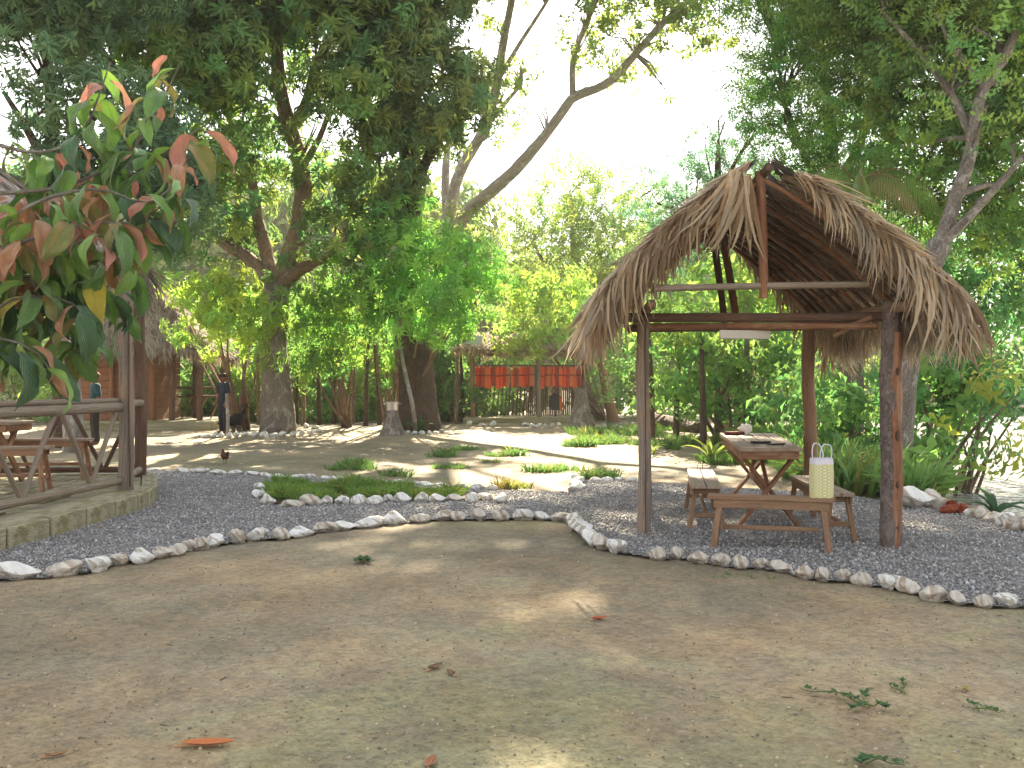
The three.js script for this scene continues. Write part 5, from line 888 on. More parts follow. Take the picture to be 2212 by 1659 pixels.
// ------------------------------------------------------------------ open shed with life jackets
{
  const d = 37.5, X = (bx, dd = d) => (bx - MIDX) / FOC * dd, base = V(X(1140), 0, -d); base.y = ground(base.x, base.z);
  const t = thing('open_shed', 'low open shed with mossy thatch eave sheltering a row of life jackets', 'shed', base);
  const part = (n, g, m, p = t) => obj(n, localTo(g, base), m, p), pl = (n, a, b, rr, s, m = M.woodTan) => part(n, pole(a, b, rr, s), m);
  { const g = new RoundedBoxGeometry(X(1275) - X(1000), 0.3, 2.8, 2, 0.08); g.translate((X(1275) + X(1000)) / 2, 0.06, -d - 1.1); part('earth_step', g, M.blockStone); }
  pl('post', V(X(1022), 0.15, -d), V(X(1020), 2.75, -d), 0.09, 1, M.woodTan).userData.label = 'pale left post'; pl('post', V(X(1164), 0.15, -d + 0.1), V(X(1164), 2.75, -d + 0.1), 0.075, 2, M.woodGrey); pl('post', V(X(1262), 0.15, -d), V(X(1262), 2.75, -d), 0.09, 3, M.woodDark);
  for (const bx of [1030, 1164, 1262]) pl('post', V(X(bx), 0.15, -d - 2.2), V(X(bx), 2.6, -d - 2.2), 0.08, bx, M.woodDark);
  pl('beam', V(X(1005), 2.7, -d), V(X(1285), 2.7, -d), 0.07, 5, M.woodDark); pl('hanging_rail', V(X(1022), 2.14, -d - 0.25), V(X(1262), 2.14, -d - 0.25), 0.03, 6, M.woodDark); pl('beam', V(X(1005), 2.62, -d - 2.2), V(X(1285), 2.62, -d - 2.2), 0.07, 7, M.woodDark);
  const r = rngOf(8);
  for (let i = 0; i < 30; i++) { const bx = 1140 + i * 4.2; pl('back_slat', V(X(bx), 0.18, -d - 2.15), V(X(bx) + 0.02 * r(), 1.9 + 0.25 * r(), -d - 2.15), 0.032, i + 20, i % 4 ? M.woodDark : M.woodGrey); }
  for (let i = 0; i < 13; i++) { const bx = 1030 + i * 8.5; pl('back_slat', V(X(bx), 0.18, -d - 2.15), V(X(bx) + 0.1 * r(), 1.0 + 0.9 * r(), -d - 2.15), 0.03, i + 60, M.woodDark); }  // sparse slats added only to darken the see-through left half
  const roof = new THREE.Group(); roof.name = 'roof'; t.add(roof);
  const e0 = V(X(985), 2.78, -d + 0.5), e1 = V(X(1295), 2.78, -d + 0.5), a0 = V(X(1005), 3.5, -d - 1.4), a1 = V(X(1290), 3.5, -d - 1.4), b0 = V(X(995), 2.8, -d - 2.9), b1 = V(X(1290), 2.8, -d - 2.9);
  pitch(roof, base, a0, a1, e0, e1, { seed: 930, budget: { n: 30 }, rows: 5, per: 13, frond: 1.0, sagY: 0.03, verge0: false, verge1: false });
  pitch(roof, base, a0, a1, b0, b1, { seed: 931, budget: { n: 0 }, rows: 4, per: 10, frond: 1.0, sagY: 0.03, verge0: false, verge1: false });
  part('roof_sheet', board(at(998, 735, d - 0.2), at(1042, 735, d - 0.2), 0.55, 0.02, V(0, 0.8, 0.6)), std({ color: 0x9aa090, roughness: 0.7 }));
  // life jackets hung edge to edge
  const geo = (() => { const s = new THREE.Shape(); s.moveTo(-0.058, 0); s.lineTo(0.058, 0); s.lineTo(0.064, 0.42); s.lineTo(0.05, 0.47); s.lineTo(0.056, 0.66); s.quadraticCurveTo(0.05, 0.76, 0, 0.77); s.quadraticCurveTo(-0.05, 0.76, -0.056, 0.66); s.lineTo(-0.05, 0.47); s.lineTo(-0.064, 0.42); s.closePath(); const g = new THREE.ExtrudeGeometry(s, { depth: 0.16, bevelEnabled: true, bevelSize: 0.014, bevelThickness: 0.02, bevelSegments: 2, curveSegments: 5 }); g.translate(0, -0.8, -0.08); return g; })();
  const strapG = new RoundedBoxGeometry(0.145, 0.035, 0.235, 1, 0.008), hookG = new THREE.TorusGeometry(0.03, 0.006, 5, 10); strapG.translate(0, -0.36, 0); hookG.rotateY(Math.PI / 2); hookG.translate(0, -0.012, 0);
  const oranges = [0xf0501c, 0xc23a22, 0xd8754a, 0xec6630, 0xa83a28, 0xf46230].map((c) => std({ color: c, roughness: 0.75 })), dark = std({ color: 0x5a1c14 }), steel = std({ color: 0x555555, metalness: 0.7, roughness: 0.4 });
  let n = 0;
  const put = (bx, k, where) => { const m = obj('life_jacket', geo, oranges[k % 6]); m.position.set(X(bx) + 0.02 * (r() - 0.5), 2.13, -d - 0.25 + 0.1 * (r() - 0.5)); m.rotation.set((r() - 0.5) * 0.1, (r() - 0.5) * 0.9, (r() - 0.5) * 0.1); m.scale.set(0.8 + 0.25 * r(), 0.92 + 0.14 * r(), 1); tag(m, `orange life jacket, ${ordinal(k)} from the left on the ${where} rail of the shed`, 'life jacket', 'life jackets hanging in the shed'); obj('strap', strapG, dark, m); obj('hook', hookG, steel, m); n++; };
  for (let i = 0; i < 15; i++) put(1032 + i * 8.3, i, 'left'); for (let i = 0; i < 11; i++) put(1172 + i * 7.9, i, 'right');
  // dark vest with pale horse-collar hanging at the back
  const v = thing('buoyancy_vest', 'dark blue vest with pale horseshoe collar hanging inside the shed', 'vest', V(X(1199, 38.6), 0.34, -38.6));
  obj('vest_body', (() => { const g = new RoundedBoxGeometry(0.42, 0.62, 0.16, 3, 0.06); g.translate(0, 0.42, 0); return g; })(), std({ color: 0x26303c }), v);
  obj('collar', new THREE.TubeGeometry(new THREE.CatmullRomCurve3([V(-0.2, 0.66, 0.06), V(-0.22, 0.86, 0.05), V(-0.12, 1.04, 0.02), V(0.02, 1.09, 0), V(0.15, 1.02, 0.02), V(0.22, 0.84, 0.05), V(0.2, 0.64, 0.06)]), 28, 0.06, 8), std({ color: 0xc9b08c }), v);
  obj('orange_strap', (() => { const g = new RoundedBoxGeometry(0.09, 0.5, 0.05, 2, 0.02); g.translate(0.2, 0.35, 0.09); return g; })(), std({ color: 0xd85c22 }), v);
  obj('hanging_cord', pole(V(0, 1.1, 0), V(0, 1.9, -0.1), 0.01, 3), dark, v);
  obj('stand', pole(V(0, -0.13, -0.02), V(0, 0.2, 0), 0.03, 3), M.woodDark, v);
}
// ------------------------------------------------------------------ stumps, logs, poles, pot
function stump(label, bx, by, h, r0, r1, mat, seed, flare = 1.5) {
  const b = onGround(gp(bx, by)), t = thing('tree_stump', label, 'stump', b); const pos = [], uv = [], idx = [], n = 36, rows = 12;
  for (let i = 0; i <= rows; i++) { const f = i / rows; for (let j = 0; j <= n; j++) { const a = j / n * 6.2832, but = 1 + (flare - 1) * Math.pow(1 - f, 2) * (0.7 + 0.6 * Math.abs(Math.sin(a * 2.5 + seed))), rr = lerp(r0, r1, f) * but * (1 + 0.14 * noise(Math.cos(a) * 2 + seed, f * 1.2, Math.sin(a) * 2)); pos.push(Math.cos(a) * rr, f * h * (1 + (i === rows ? 0.12 * noise(Math.cos(a) * 3, seed, Math.sin(a) * 3) : 0)) - 0.06, Math.sin(a) * rr); uv.push(j / n * 1.6, f * h); } }
  for (let i = 0; i < rows; i++) for (let j = 0; j < n; j++) { const a = i * (n + 1) + j; idx.push(a, a + n + 1, a + 1, a + 1, a + n + 1, a + n + 2); }
  const c = pos.length / 3; pos.push(0, h - 0.07, 0); uv.push(0.5, 0.5); for (let j = 0; j < n; j++) idx.push(c, rows * (n + 1) + j + 1, rows * (n + 1) + j);
  const g = new THREE.BufferGeometry(); g.setAttribute('position', new THREE.Float32BufferAttribute(pos, 3)); g.setAttribute('uv', new THREE.Float32BufferAttribute(uv, 2)); g.setIndex(idx); g.computeVertexNormals();
  obj('stump_wood', g, mat, t); return t;
}
stump('flared grey tree stump at the right corner of the open shed', 1256, 925, 1.35, 0.27, 0.2, M.barkGrey, 3, 1.9);
const ped = stump('buttressed wooden stump carrying the metal pot', 848, 941, 0.78, 0.27, 0.17, M.barkGrey, 6, 1.5);
{
  const t = thing('metal_pot', 'dented aluminium pot standing on a stump before the dark trunk', 'pot', V(ped.position.x, ped.position.y + 0.715, ped.position.z));
  const al = std({ color: 0xc8c8cc, metalness: 0.9, roughness: 0.32 });
  obj('pot_body', new THREE.LatheGeometry([[0.0, 0], [0.15, 0.0], [0.165, 0.02], [0.17, 0.24], [0.19, 0.25], [0.19, 0.258], [0.16, 0.258], [0.155, 0.03], [0, 0.025]].map(([x, y]) => new THREE.Vector2(x, y)), 36), al, t);
  for (const s of [-1, 1]) obj('handle', new THREE.TubeGeometry(new THREE.CatmullRomCurve3([V(s * 0.17, 0.2, -0.05), V(s * 0.235, 0.21, -0.04), V(s * 0.235, 0.21, 0.04), V(s * 0.17, 0.2, 0.05)]), 12, 0.009, 6), al, t);
}
{
  const simple = (name, label, cat, pts, radii, mat, o = {}, pn = 'shaft') => { const b = pts[0].clone(); const t = thing(name, label, cat, b); obj(pn, localTo(limbGeo(pts, radii, { sides: 12, rough: 0.1, ...o }), b), mat, t); return t; };
  const g1 = onGround(gp(900, 934)); simple('leaning_pole', 'pale peeling pole leaning toward the dark mango trunk', 'pole', [g1.setY(g1.y - 0.1), at(890, 870, 29.8), at(872, 790, 30.6), at(864, 742, 31.2)], [0.07, 0.065, 0.06, 0.05], M.barkPale);
  const g2 = onGround(gp(1326, 911)); simple('leaning_log', 'long pale log leaning left beside the shed', 'log', [g2.setY(g2.y - 0.1), at(1312, 850, 38), at(1300, 790, 37.8), at(1294, 768, 37.8)], [0.24, 0.19, 0.16, 0.14], M.woodTan);
  const f = onGround(gp(1405, 920)).add(V(0, 0.17, 0)), e = onGround(gp(1510, 936)).add(V(0, 0.12, 0)); simple('fallen_log', 'thick dark fallen log lying behind the near shelter post', 'log', [f, f.clone().lerp(e, 0.5).add(V(0, 0.03, 0.15)), e], [0.3, 0.27, 0.2], M.barkDark);
  const g3 = onGround(gp(493, 946)); simple('mottled_stake', 'thin white-blotched stake in front of the standing person', 'stake', [g3.setY(g3.y - 0.1), at(492, 900, 27.8), at(490, 850, 27.8)], [0.05, 0.045, 0.04], M.barkPale);
  const g4 = onGround(gp(158, 975)); simple('pale_trunk', 'slim pale leaning trunk behind the left railing', 'tree trunk', [g4.setY(g4.y - 0.1), at(160, 880, 22.4), at(150, 800, 22.4), at(120, 690, 22.4), at(60, 560, 22.4)], [0.24, 0.2, 0.17, 0.14, 0.1], M.barkPale, {}, 'trunk');
  // clay fragments by the river
  const c0 = gp(2062, 1110), clay = std({ map: stoneMap, color: 0xb4532c, bumpMap: stoneBump, bumpScale: 0.01 });
  [[-0.09, 0.05, 0.24, 0.12, 'larger reddish brick fragment'], [0.1, 0.0, 0.2, 0.13, 'smaller reddish brick fragment'], [0.02, -0.12, 0.2, 0.16, 'rearmost dark red brick fragment']].forEach(([x, z, w, h, l], i) => { const p = V(c0.x + x, 0, c0.z + z); const m = stone(p, w, h, w * 0.7, i, clay, `${l} among the bank rocks`, 'brick fragments on the bank', 'brick_fragment'); m.userData.category = 'brick'; });
}

// ------------------------------------------------------------------ people, hen, turkey
function fieldGeo(bones, { res = 56, k = 0.03, pad = 0.05 } = {}) {
  const box = new THREE.Box3(); for (const [a, b, ra, rb] of bones) { for (const [p, r] of [[a, ra], [b, rb]]) { box.expandByPoint(p.clone().addScalar(r + pad)); box.expandByPoint(p.clone().addScalar(-r - pad)); } }
  const c = box.getCenter(V()), s = Math.max(...box.getSize(V()).toArray()) / 2 * 1.08, mc = new MarchingCubes(res, std({}), false, false, 400000); mc.isolation = 0;
  const h = res / 2, pa = V(), ba = V();
  for (let z = 0; z < res; z++) for (let y = 0; y < res; y++) for (let x = 0; x < res; x++) {
    const p = V((x - h) / h * s + c.x, (y - h) / h * s + c.y, (z - h) / h * s + c.z); let d = 1e3;
    for (const [a, b, ra, rb, sq] of bones) { pa.copy(p).sub(a); ba.copy(b).sub(a); const t = clamp(pa.dot(ba) / Math.max(ba.lengthSq(), 1e-9), 0, 1); pa.addScaledVector(ba, -t); if (sq) pa.set(pa.x * sq[0], pa.y * sq[1], pa.z * sq[2]); const e = pa.length() - lerp(ra, rb, t), hh = clamp(0.5 + 0.5 * (d - e) / k, 0, 1); d = lerp(d, e, hh) - k * hh * (1 - hh); }
    mc.field[x + y * res + z * res * res] = -d;
  }
  mc.update(); const n = mc.count, g = new THREE.BufferGeometry(); g.setAttribute('position', new THREE.BufferAttribute(mc.positionArray.slice(0, n * 3), 3)); g.setAttribute('normal', new THREE.BufferAttribute(mc.normalArray.slice(0, n * 3).map((v) => -v), 3));
  g.scale(s, s, s); g.translate(c.x, c.y, c.z); const m = mergeVertices(g.deleteAttribute('normal'), 1e-4); m.computeVertexNormals(); return m;
}
function person(label, pos, turn, { shirt, legs, cap, skin = 0x6b4430, sit = false }) {
  const t = thing('person', label, 'person', pos, turn), f = 1;
  const hip = 0.93, sh = 1.44, arm = (s) => [V(s * 0.2, sh, 0), V(s * 0.245, 1.16, 0.03), V(s * 0.23, 0.92, -0.1)];
  const B = [[V(0, hip, 0), V(0, 1.2, 0), 0.13, 0.13, [1, 1, 1.3]], [V(0, 1.2, 0), V(0, 1.4, 0), 0.14, 0.13, [1, 1, 1.4]], [V(-0.15, sh, 0), V(0.15, sh, 0), 0.075, 0.075], [V(0, 1.45, 0), V(0, 1.56, -0.02), 0.055, 0.05], [V(0, 1.63, -0.02), V(0, 1.68, -0.01), 0.085, 0.1], [V(0, 1.6, -0.06), V(0, 1.6, -0.08), 0.05, 0.045], [V(0, 1.635, -0.11), V(0, 1.62, -0.125), 0.014, 0.018], [V(-0.1, 1.64, 0), V(-0.105, 1.66, 0.005), 0.018, 0.02], [V(0.1, 1.64, 0), V(0.105, 1.66, 0.005), 0.018, 0.02]];
  for (const s of [-1, 1]) { const [a, b, c] = arm(s); B.push([a, b, 0.055, 0.045], [b, c, 0.043, 0.03], [c, c.clone().add(V(0, -0.08, -0.015)), 0.035, 0.034]); for (let i = 0; i < 4; i++) B.push([c.clone().add(V(-0.0, -0.08, -0.04 + i * 0.02)), c.clone().add(V(-s * 0.02, -0.15 - 0.012 * (i % 3), -0.045 + i * 0.021)), 0.01, 0.008]); B.push([c.clone().add(V(-s * 0.01, -0.03, -0.03)), c.clone().add(V(-s * 0.03, -0.09, -0.06)), 0.012, 0.009]); B.push([V(s * 0.09, hip, 0), V(s * 0.1, 0.5, -0.01), 0.092, 0.062], [V(s * 0.1, 0.5, -0.01), V(s * 0.1, 0.1, 0.02), 0.06, 0.042], [V(s * 0.1, 0.05, 0.03), V(s * 0.11, 0.035, -0.13), 0.045, 0.034]); }
  obj('body', fieldGeo(B, { res: 100, k: 0.022 }), std({ color: skin, roughness: 0.6 }), t);
  const grow = (l, g) => l.map(([a, b, ra, rb, q]) => [a, b, ra + g, rb + g, q]);
  const sb = [[V(0, 0.98, 0), V(0, 1.2, 0), 0.13, 0.13, [1, 1, 1.3]], [V(0, 1.2, 0), V(0, 1.4, 0), 0.14, 0.13, [1, 1, 1.4]], [V(-0.15, sh, 0), V(0.15, sh, 0), 0.075, 0.075]]; for (const s of [-1, 1]) { const [a, b] = arm(s); sb.push([a, a.clone().lerp(b, 0.7), 0.06, 0.056]); }
  obj('shirt', fieldGeo(grow(sb, 0.016), { res: 60, k: 0.03 }), std({ color: shirt }), t);
  const lb = [[V(0, 0.96, 0), V(0, 1.0, 0), 0.13, 0.13, [1, 1, 1.25]]]; for (const s of [-1, 1]) lb.push([V(s * 0.09, hip, 0), V(s * 0.1, 0.5, -0.01), 0.092, 0.068], [V(s * 0.1, 0.5, -0.01), V(s * 0.1, 0.12, 0.02), 0.068, 0.06]);
  obj('trousers', fieldGeo(grow(lb, 0.016), { res: 64, k: 0.02 }), std({ color: legs }), t);
  const cg = new THREE.SphereGeometry(0.112, 20, 12, 0, 6.3, 0, 1.6); cg.scale(1, 0.9, 1.08); cg.translate(0, 1.69, -0.005); obj('hair', cg, std({ color: 0x14100e }), t);
  if (cap) { const k = new THREE.SphereGeometry(0.12, 20, 10, 0, 6.3, 0, 1.45); k.scale(1, 0.85, 1.08); k.translate(0, 1.71, -0.005); const c = obj('cap', k, std({ color: cap }), t); const bg = new THREE.CylinderGeometry(0.1, 0.1, 0.012, 20, 1, false, Math.PI * 0.5, Math.PI); bg.scale(1, 1, 0.9); bg.rotateX(0.12); bg.translate(0, 1.715, -0.1); obj('brim', bg, c.material, c); }
  return t;
}
{
  const p1 = onGround(gp(483, 936)); person('person in dark navy clothes and cap standing beside the mango tree', p1, 2.5, { shirt: 0x1d2233, legs: 0x171a26, cap: 0x3a2c28 });
  const p2 = V(at(206, 0, 25).x, 0, -25); onGround(p2); person('person in teal shirt standing before the plank hut behind the railing', p2, 2.2, { shirt: 0x1f4a52, legs: 0x2a2624, cap: 0x7a2a22 });
  // small dark red hen in the yard
  const bird = (name, label, cat, b, s, turn, cols, pose) => { const t = thing(name, label, cat, b, turn); const g = (l, res, k = 0.02) => fieldGeo(l, { res, k }).scale(s, s, s);
    obj('body', g(pose.body, 56), std({ color: cols[0] }), t); obj('tail', g(pose.tail, 40), std({ color: cols[1] }), t); obj('comb', g(pose.comb, 24, 0.008), std({ color: 0x9a1c16 }), t); obj('beak', g(pose.beak, 20, 0.006), std({ color: 0xa8842e }), t);
    for (const z of [-0.04, 0.04]) { obj('leg', mergeGeometries([limbGeo([V(0.0, 0.16, z), V(-0.02, 0.09, z), V(0.0, 0.008, z)], [0.016, 0.01, 0.009], { sides: 6, step: 0.03 }), ...[-0.5, 0, 0.5, 3.1].map((a) => limbGeo([V(0, 0.008, z), V(0.03 * Math.cos(a), 0.006, z + 0.03 * Math.sin(a)), V(0.055 * Math.cos(a), 0.004, z + 0.055 * Math.sin(a))], [0.007, 0.006, 0.003], { sides: 5, step: 0.03 }))]).scale(s, s, s), std({ color: cols[2] }), t); } };
  const hen = { body: [[V(-0.1, 0.23, 0), V(0.07, 0.25, 0), 0.085, 0.1], [V(0.08, 0.27, 0), V(0.13, 0.38, 0), 0.07, 0.036], [V(0.13, 0.38, 0), V(0.145, 0.41, 0), 0.036, 0.036], [V(0, 0.18, -0.04), V(0, 0.14, -0.04), 0.04, 0.025], [V(0, 0.18, 0.04), V(0, 0.14, 0.04), 0.04, 0.025]], tail: [[V(-0.12, 0.26, 0), V(-0.22, 0.38, 0), 0.05, 0.025], [V(-0.15, 0.27, 0), V(-0.25, 0.33, 0), 0.04, 0.02]], comb: [[V(0.13, 0.445, 0), V(0.165, 0.45, 0), 0.015, 0.012], [V(0.165, 0.37, 0), V(0.165, 0.355, 0), 0.013, 0.012]], beak: [[V(0.175, 0.408, 0), V(0.205, 0.4, 0), 0.013, 0.005]] };
  bird('hen', 'small dark reddish hen pecking about on the open earth', 'hen', onGround(gp(486, 1000)), 0.62, 2.3, [0x4a2418, 0x1c1412, 0x8a6a30], hen);
  const turkey = { body: [[V(-0.12, 0.25, 0), V(0.08, 0.29, 0), 0.12, 0.13], [V(0.1, 0.32, 0), V(0.2, 0.5, 0), 0.07, 0.03], [V(0.2, 0.5, 0), V(0.25, 0.6, 0), 0.028, 0.028], [V(0.25, 0.6, 0), V(0.28, 0.61, 0), 0.034, 0.028], [V(0, 0.2, -0.04), V(0, 0.14, -0.04), 0.045, 0.025], [V(0, 0.2, 0.04), V(0, 0.14, 0.04), 0.045, 0.025]], tail: [[V(-0.16, 0.26, 0), V(-0.36, 0.2, 0), 0.07, 0.03]], comb: [[V(0.29, 0.585, 0), V(0.295, 0.55, 0), 0.014, 0.01]], beak: [[V(0.3, 0.605, 0), V(0.335, 0.595, 0), 0.012, 0.005]] };
  bird('large_bird', 'large black long-necked bird beside the standing person', 'bird', onGround(gp(508, 934)), 1.35, 0.1, [0x15130f, 0x1d1a15, 0x4a3626], turkey);
}

// ------------------------------------------------------------------ big-leaved cacao branches hanging in from the left
{
  const n = 256, veins = (x, y) => { const u = x / n - 0.5, v = y / n, m = Math.exp(-Math.pow(u / 0.016, 2)), s = (v * 11 - Math.abs(u) * 9) % 1, q = s < 0 ? s + 1 : s, side = Math.exp(-Math.pow((q - 0.5) / 0.085, 2)) * (1 - Math.exp(-Math.pow(u / 0.02, 2))); return [m, side]; };
  const cA = octaves(n, [[4, 0.7], [10, 0.5], [40, 0.3]], 71), cB = octaves(n, [[3, 0.8], [7, 0.6]], 75);
  const bump = tex(n, (x, y, i) => { const [m, s] = veins(x, y), v = 0.62 - 0.4 * Math.max(m, s * 0.8) + 0.1 * cA[i]; return [v, v, v]; }, false);
  const lm = (c0, p0, amt, vein = 1.35, rough = 0.42, c = c0.map((k) => k * 1.3), patch = p0.map((k) => k * 1.3)) => new THREE.MeshPhysicalMaterial({ map: tex(n, (x, y, i) => { const [m, s] = veins(x, y), k = 1 + (vein - 1) * Math.max(m, s * 0.6), b = smooth(cB[i] + cA[i] * 0.4, 0.02, 0.3) * amt, v = 0.9 + 0.3 * cA[i]; return [0, 1, 2].map((j) => lerp(c[j], patch[j], b) * v * k); }), bumpMap: bump, bumpScale: 0.006, roughness: 1, clearcoat: 0.35, clearcoatRoughness: rough, transmission: 0.33, thickness: 0, side: THREE.DoubleSide });
  const mats = { green: lm([0.07, 0.17, 0.03], [0.12, 0.2, 0.03], 0.5), bright: lm([0.13, 0.27, 0.035], [0.2, 0.28, 0.04], 0.4), dark: lm([0.035, 0.1, 0.035], [0.05, 0.13, 0.03], 0.4), olive: lm([0.16, 0.18, 0.04], [0.3, 0.17, 0.05], 0.6), brown: lm([0.36, 0.17, 0.075], [0.2, 0.13, 0.05], 0.5, 1.25), pink: lm([0.42, 0.165, 0.125], [0.26, 0.2, 0.08], 0.5, 1.2), yellow: lm([0.46, 0.38, 0.04], [0.3, 0.34, 0.05], 0.5) };
  // blade: grid across and along, drooping and cupped; hangs from the stalk along -y
  const leafGeo = (seed, L, W, droop, cup, wave) => { const pos = [], uv = [], idx = [], nu = 6, nv = 11; let y = 0, z = 0, ang = 1.25; const st = 0.035; for (let j = 0; j <= nv; j++) { const f = j / nv, w = W * Math.max(0.004, Math.pow(Math.max(0, Math.sin(Math.PI * Math.pow(f, 0.85))), 0.8)) * (1 - 0.45 * smooth(f, 0.72, 0.95)); for (let i = 0; i <= nu; i++) { const u = i / nu - 0.5; pos.push(u * w, y + Math.abs(u) * w * cup * Math.sin(ang), z + Math.abs(u) * w * cup * Math.cos(ang) + wave * Math.sin(f * 13 + u * 5 + seed) * Math.abs(u) * 2); uv.push(i / nu, f); } ang -= droop / nv; y -= Math.cos(ang) * L / nv; z += Math.sin(ang) * L / nv; } for (let j = 0; j < nv; j++) for (let i = 0; i < nu; i++) { const a = j * (nu + 1) + i; idx.push(a, a + nu + 1, a + 1, a + 1, a + nu + 1, a + nu + 2); } const g = new THREE.BufferGeometry(); g.setAttribute('position', new THREE.Float32BufferAttribute(pos, 3)); g.setAttribute('uv', new THREE.Float32BufferAttribute(uv, 2)); g.setIndex(idx); g.computeVertexNormals(); return g; };
  const geos = [leafGeo(1, 0.3, 0.1, 1.6, 0.3, 0.008), leafGeo(2, 0.28, 0.085, 1.2, 0.5, 0.01), leafGeo(3, 0.32, 0.105, 2.0, 0.25, 0.01), leafGeo(4, 0.26, 0.09, 1.7, 0.2, 0.014), leafGeo(6, 0.3, 0.095, 2.4, 0.35, 0.012), leafGeo(7, 0.24, 0.075, 1.4, 0.6, 0.012)], budG = leafGeo(5, 0.17, 0.05, 1.5, 0.6, 0.01);
  const base = onGround(V(-3.35, 0, -5.0)), t = thing('cacao_tree', 'cacao tree whose big green, brown and pink leaves hang in from the left', 'tree', base);
  obj('trunk', localTo(limbGeo([V(-3.35, base.y - 0.1, -5.0), V(-3.3, 1, -5), V(-3.4, 2, -5), V(-3.3, 3, -5)], [0.1, 0.09, 0.08, 0.05], { sides: 12 }), base), M.barkGrey, t);
  const r = rngOf(2024);
  const runs = [
    [[-420, 330, 5], [-80, 300, 5], [90, 330, 4.9], [170, 300, 4.9], [225, 180, 4.9], [240, 135, 4.9], 12, 'top'], [[-420, 420, 5], [-60, 420, 5], [150, 400, 5], [280, 330, 5], [345, 230, 5], [395, 130, 5], 13, 'top'],
    [[-420, 500, 5], [-60, 480, 5.2], [160, 430, 5.2], [300, 370, 5.1], [400, 300, 5.1], [455, 265, 5.1], 15, 'mid'], [[-420, 560, 5], [-60, 520, 4.8], [100, 430, 4.7], [220, 410, 4.7], [330, 440, 4.8], [410, 340, 4.8], 16, 'mid'],
    [[-420, 640, 5], [-60, 560, 4.6], [60, 520, 4.6], [160, 490, 4.6], [260, 480, 4.7], [320, 500, 4.8], 18, 'mid'], [[-420, 690, 5], [-60, 640, 5], [40, 600, 5], [130, 590, 5], [220, 560, 5], [280, 560, 5.1], 18, 'low'],
    [[-420, 760, 5], [-60, 700, 4.7], [20, 650, 4.7], [90, 640, 4.7], [150, 650, 4.8], [190, 690, 4.8], 18, 'low'], [[-420, 720, 5.2], [-60, 610, 5.4], [60, 560, 5.4], [180, 600, 5.4], [240, 620, 5.4], [270, 560, 5.4], 14, 'low'],
    [[-420, 780, 5], [-60, 700, 4.9], [30, 690, 4.9], [90, 700, 4.9], [150, 730, 4.9], [175, 770, 4.9], 16, 'low'], [[-420, 780, 5], [-70, 740, 4.6], [0, 730, 4.6], [40, 740, 4.6], [90, 770, 4.6], [110, 800, 4.6], 13, 'low'], [[-420, 700, 5.2], [-60, 640, 5.2], [60, 610, 5.2], [150, 620, 5.2], [220, 640, 5.2], [255, 690, 5.2], 15, 'low'],
    [[-420, 600, 4.9], [-60, 560, 4.9], [60, 520, 4.9], [190, 520, 4.9], [300, 480, 4.9], [385, 420, 4.9], 17, 'mid'], [[-420, 640, 5.2], [-60, 480, 5.1], [20, 470, 5.1], [80, 480, 5.1], [140, 500, 5.1], [200, 540, 5.1], 15, 'mid'],
    [[-420, 400, 5.3], [-60, 360, 5.4], [40, 420, 5.4], [130, 470, 5.4], [220, 430, 5.4], [300, 300, 5.4], 13, 'mid'],
  ];
  const pick = (z) => { const k = r(), tab = z === 'top' ? [['green', 0.34], ['bright', 0.58], ['olive', 0.78], ['pink', 0.9], ['dark', 1]] : z === 'mid' ? [['green', 0.28], ['bright', 0.48], ['brown', 0.68], ['olive', 0.8], ['pink', 0.9], ['dark', 1]] : [['green', 0.38], ['bright', 0.56], ['dark', 0.78], ['olive', 0.88], ['brown', 0.97], ['yellow', 1]]; return tab.find(([, p]) => k <= p)[0]; };
  for (const run of runs) {
    const zone = run.at(-1), cnt = run.at(-2), pts = run.slice(0, -2).map(([a, b, d]) => at(a, b, d)); pts[0] = V(-3.32, pts[0].y, -5.0);
    const br = obj('branch', localTo(limbGeo(pts, [0.022, 0.016, 0.012, 0.009, 0.006, 0.003], { sides: 7, step: 0.1 }), base), M.barkPale, t), cv = new THREE.CatmullRomCurve3(pts, false, 'centripetal');
    for (let i = 0; i < Math.round(cnt * 2.0); i++) {
      const f = 0.45 + 0.55 * (i + 0.6 * r()) / (cnt * 2.0), p = cv.getPointAt(Math.min(1, f)), tip = f > 0.9 && zone !== 'low', c = tip && r() < 0.3 ? 'pink' : pick(zone);
      const m = obj('leaf', c === 'pink' && r() < 0.6 ? budG : geos[Math.floor(r() * 6)], mats[c], br); m.position.copy(p).sub(base).add(V((r() - 0.5) * 0.12, (r() - 0.5) * 0.12, (r() - 0.5) * 0.16));
      m.rotation.set((r() - 0.5) * 0.5, (r() < 0.5 ? 0 : 3.14) + (r() - 0.5) * 2.8, (r() - 0.5) * 1.2, 'YXZ'); m.scale.setScalar(0.66 + 0.44 * r());
    }
  }
}
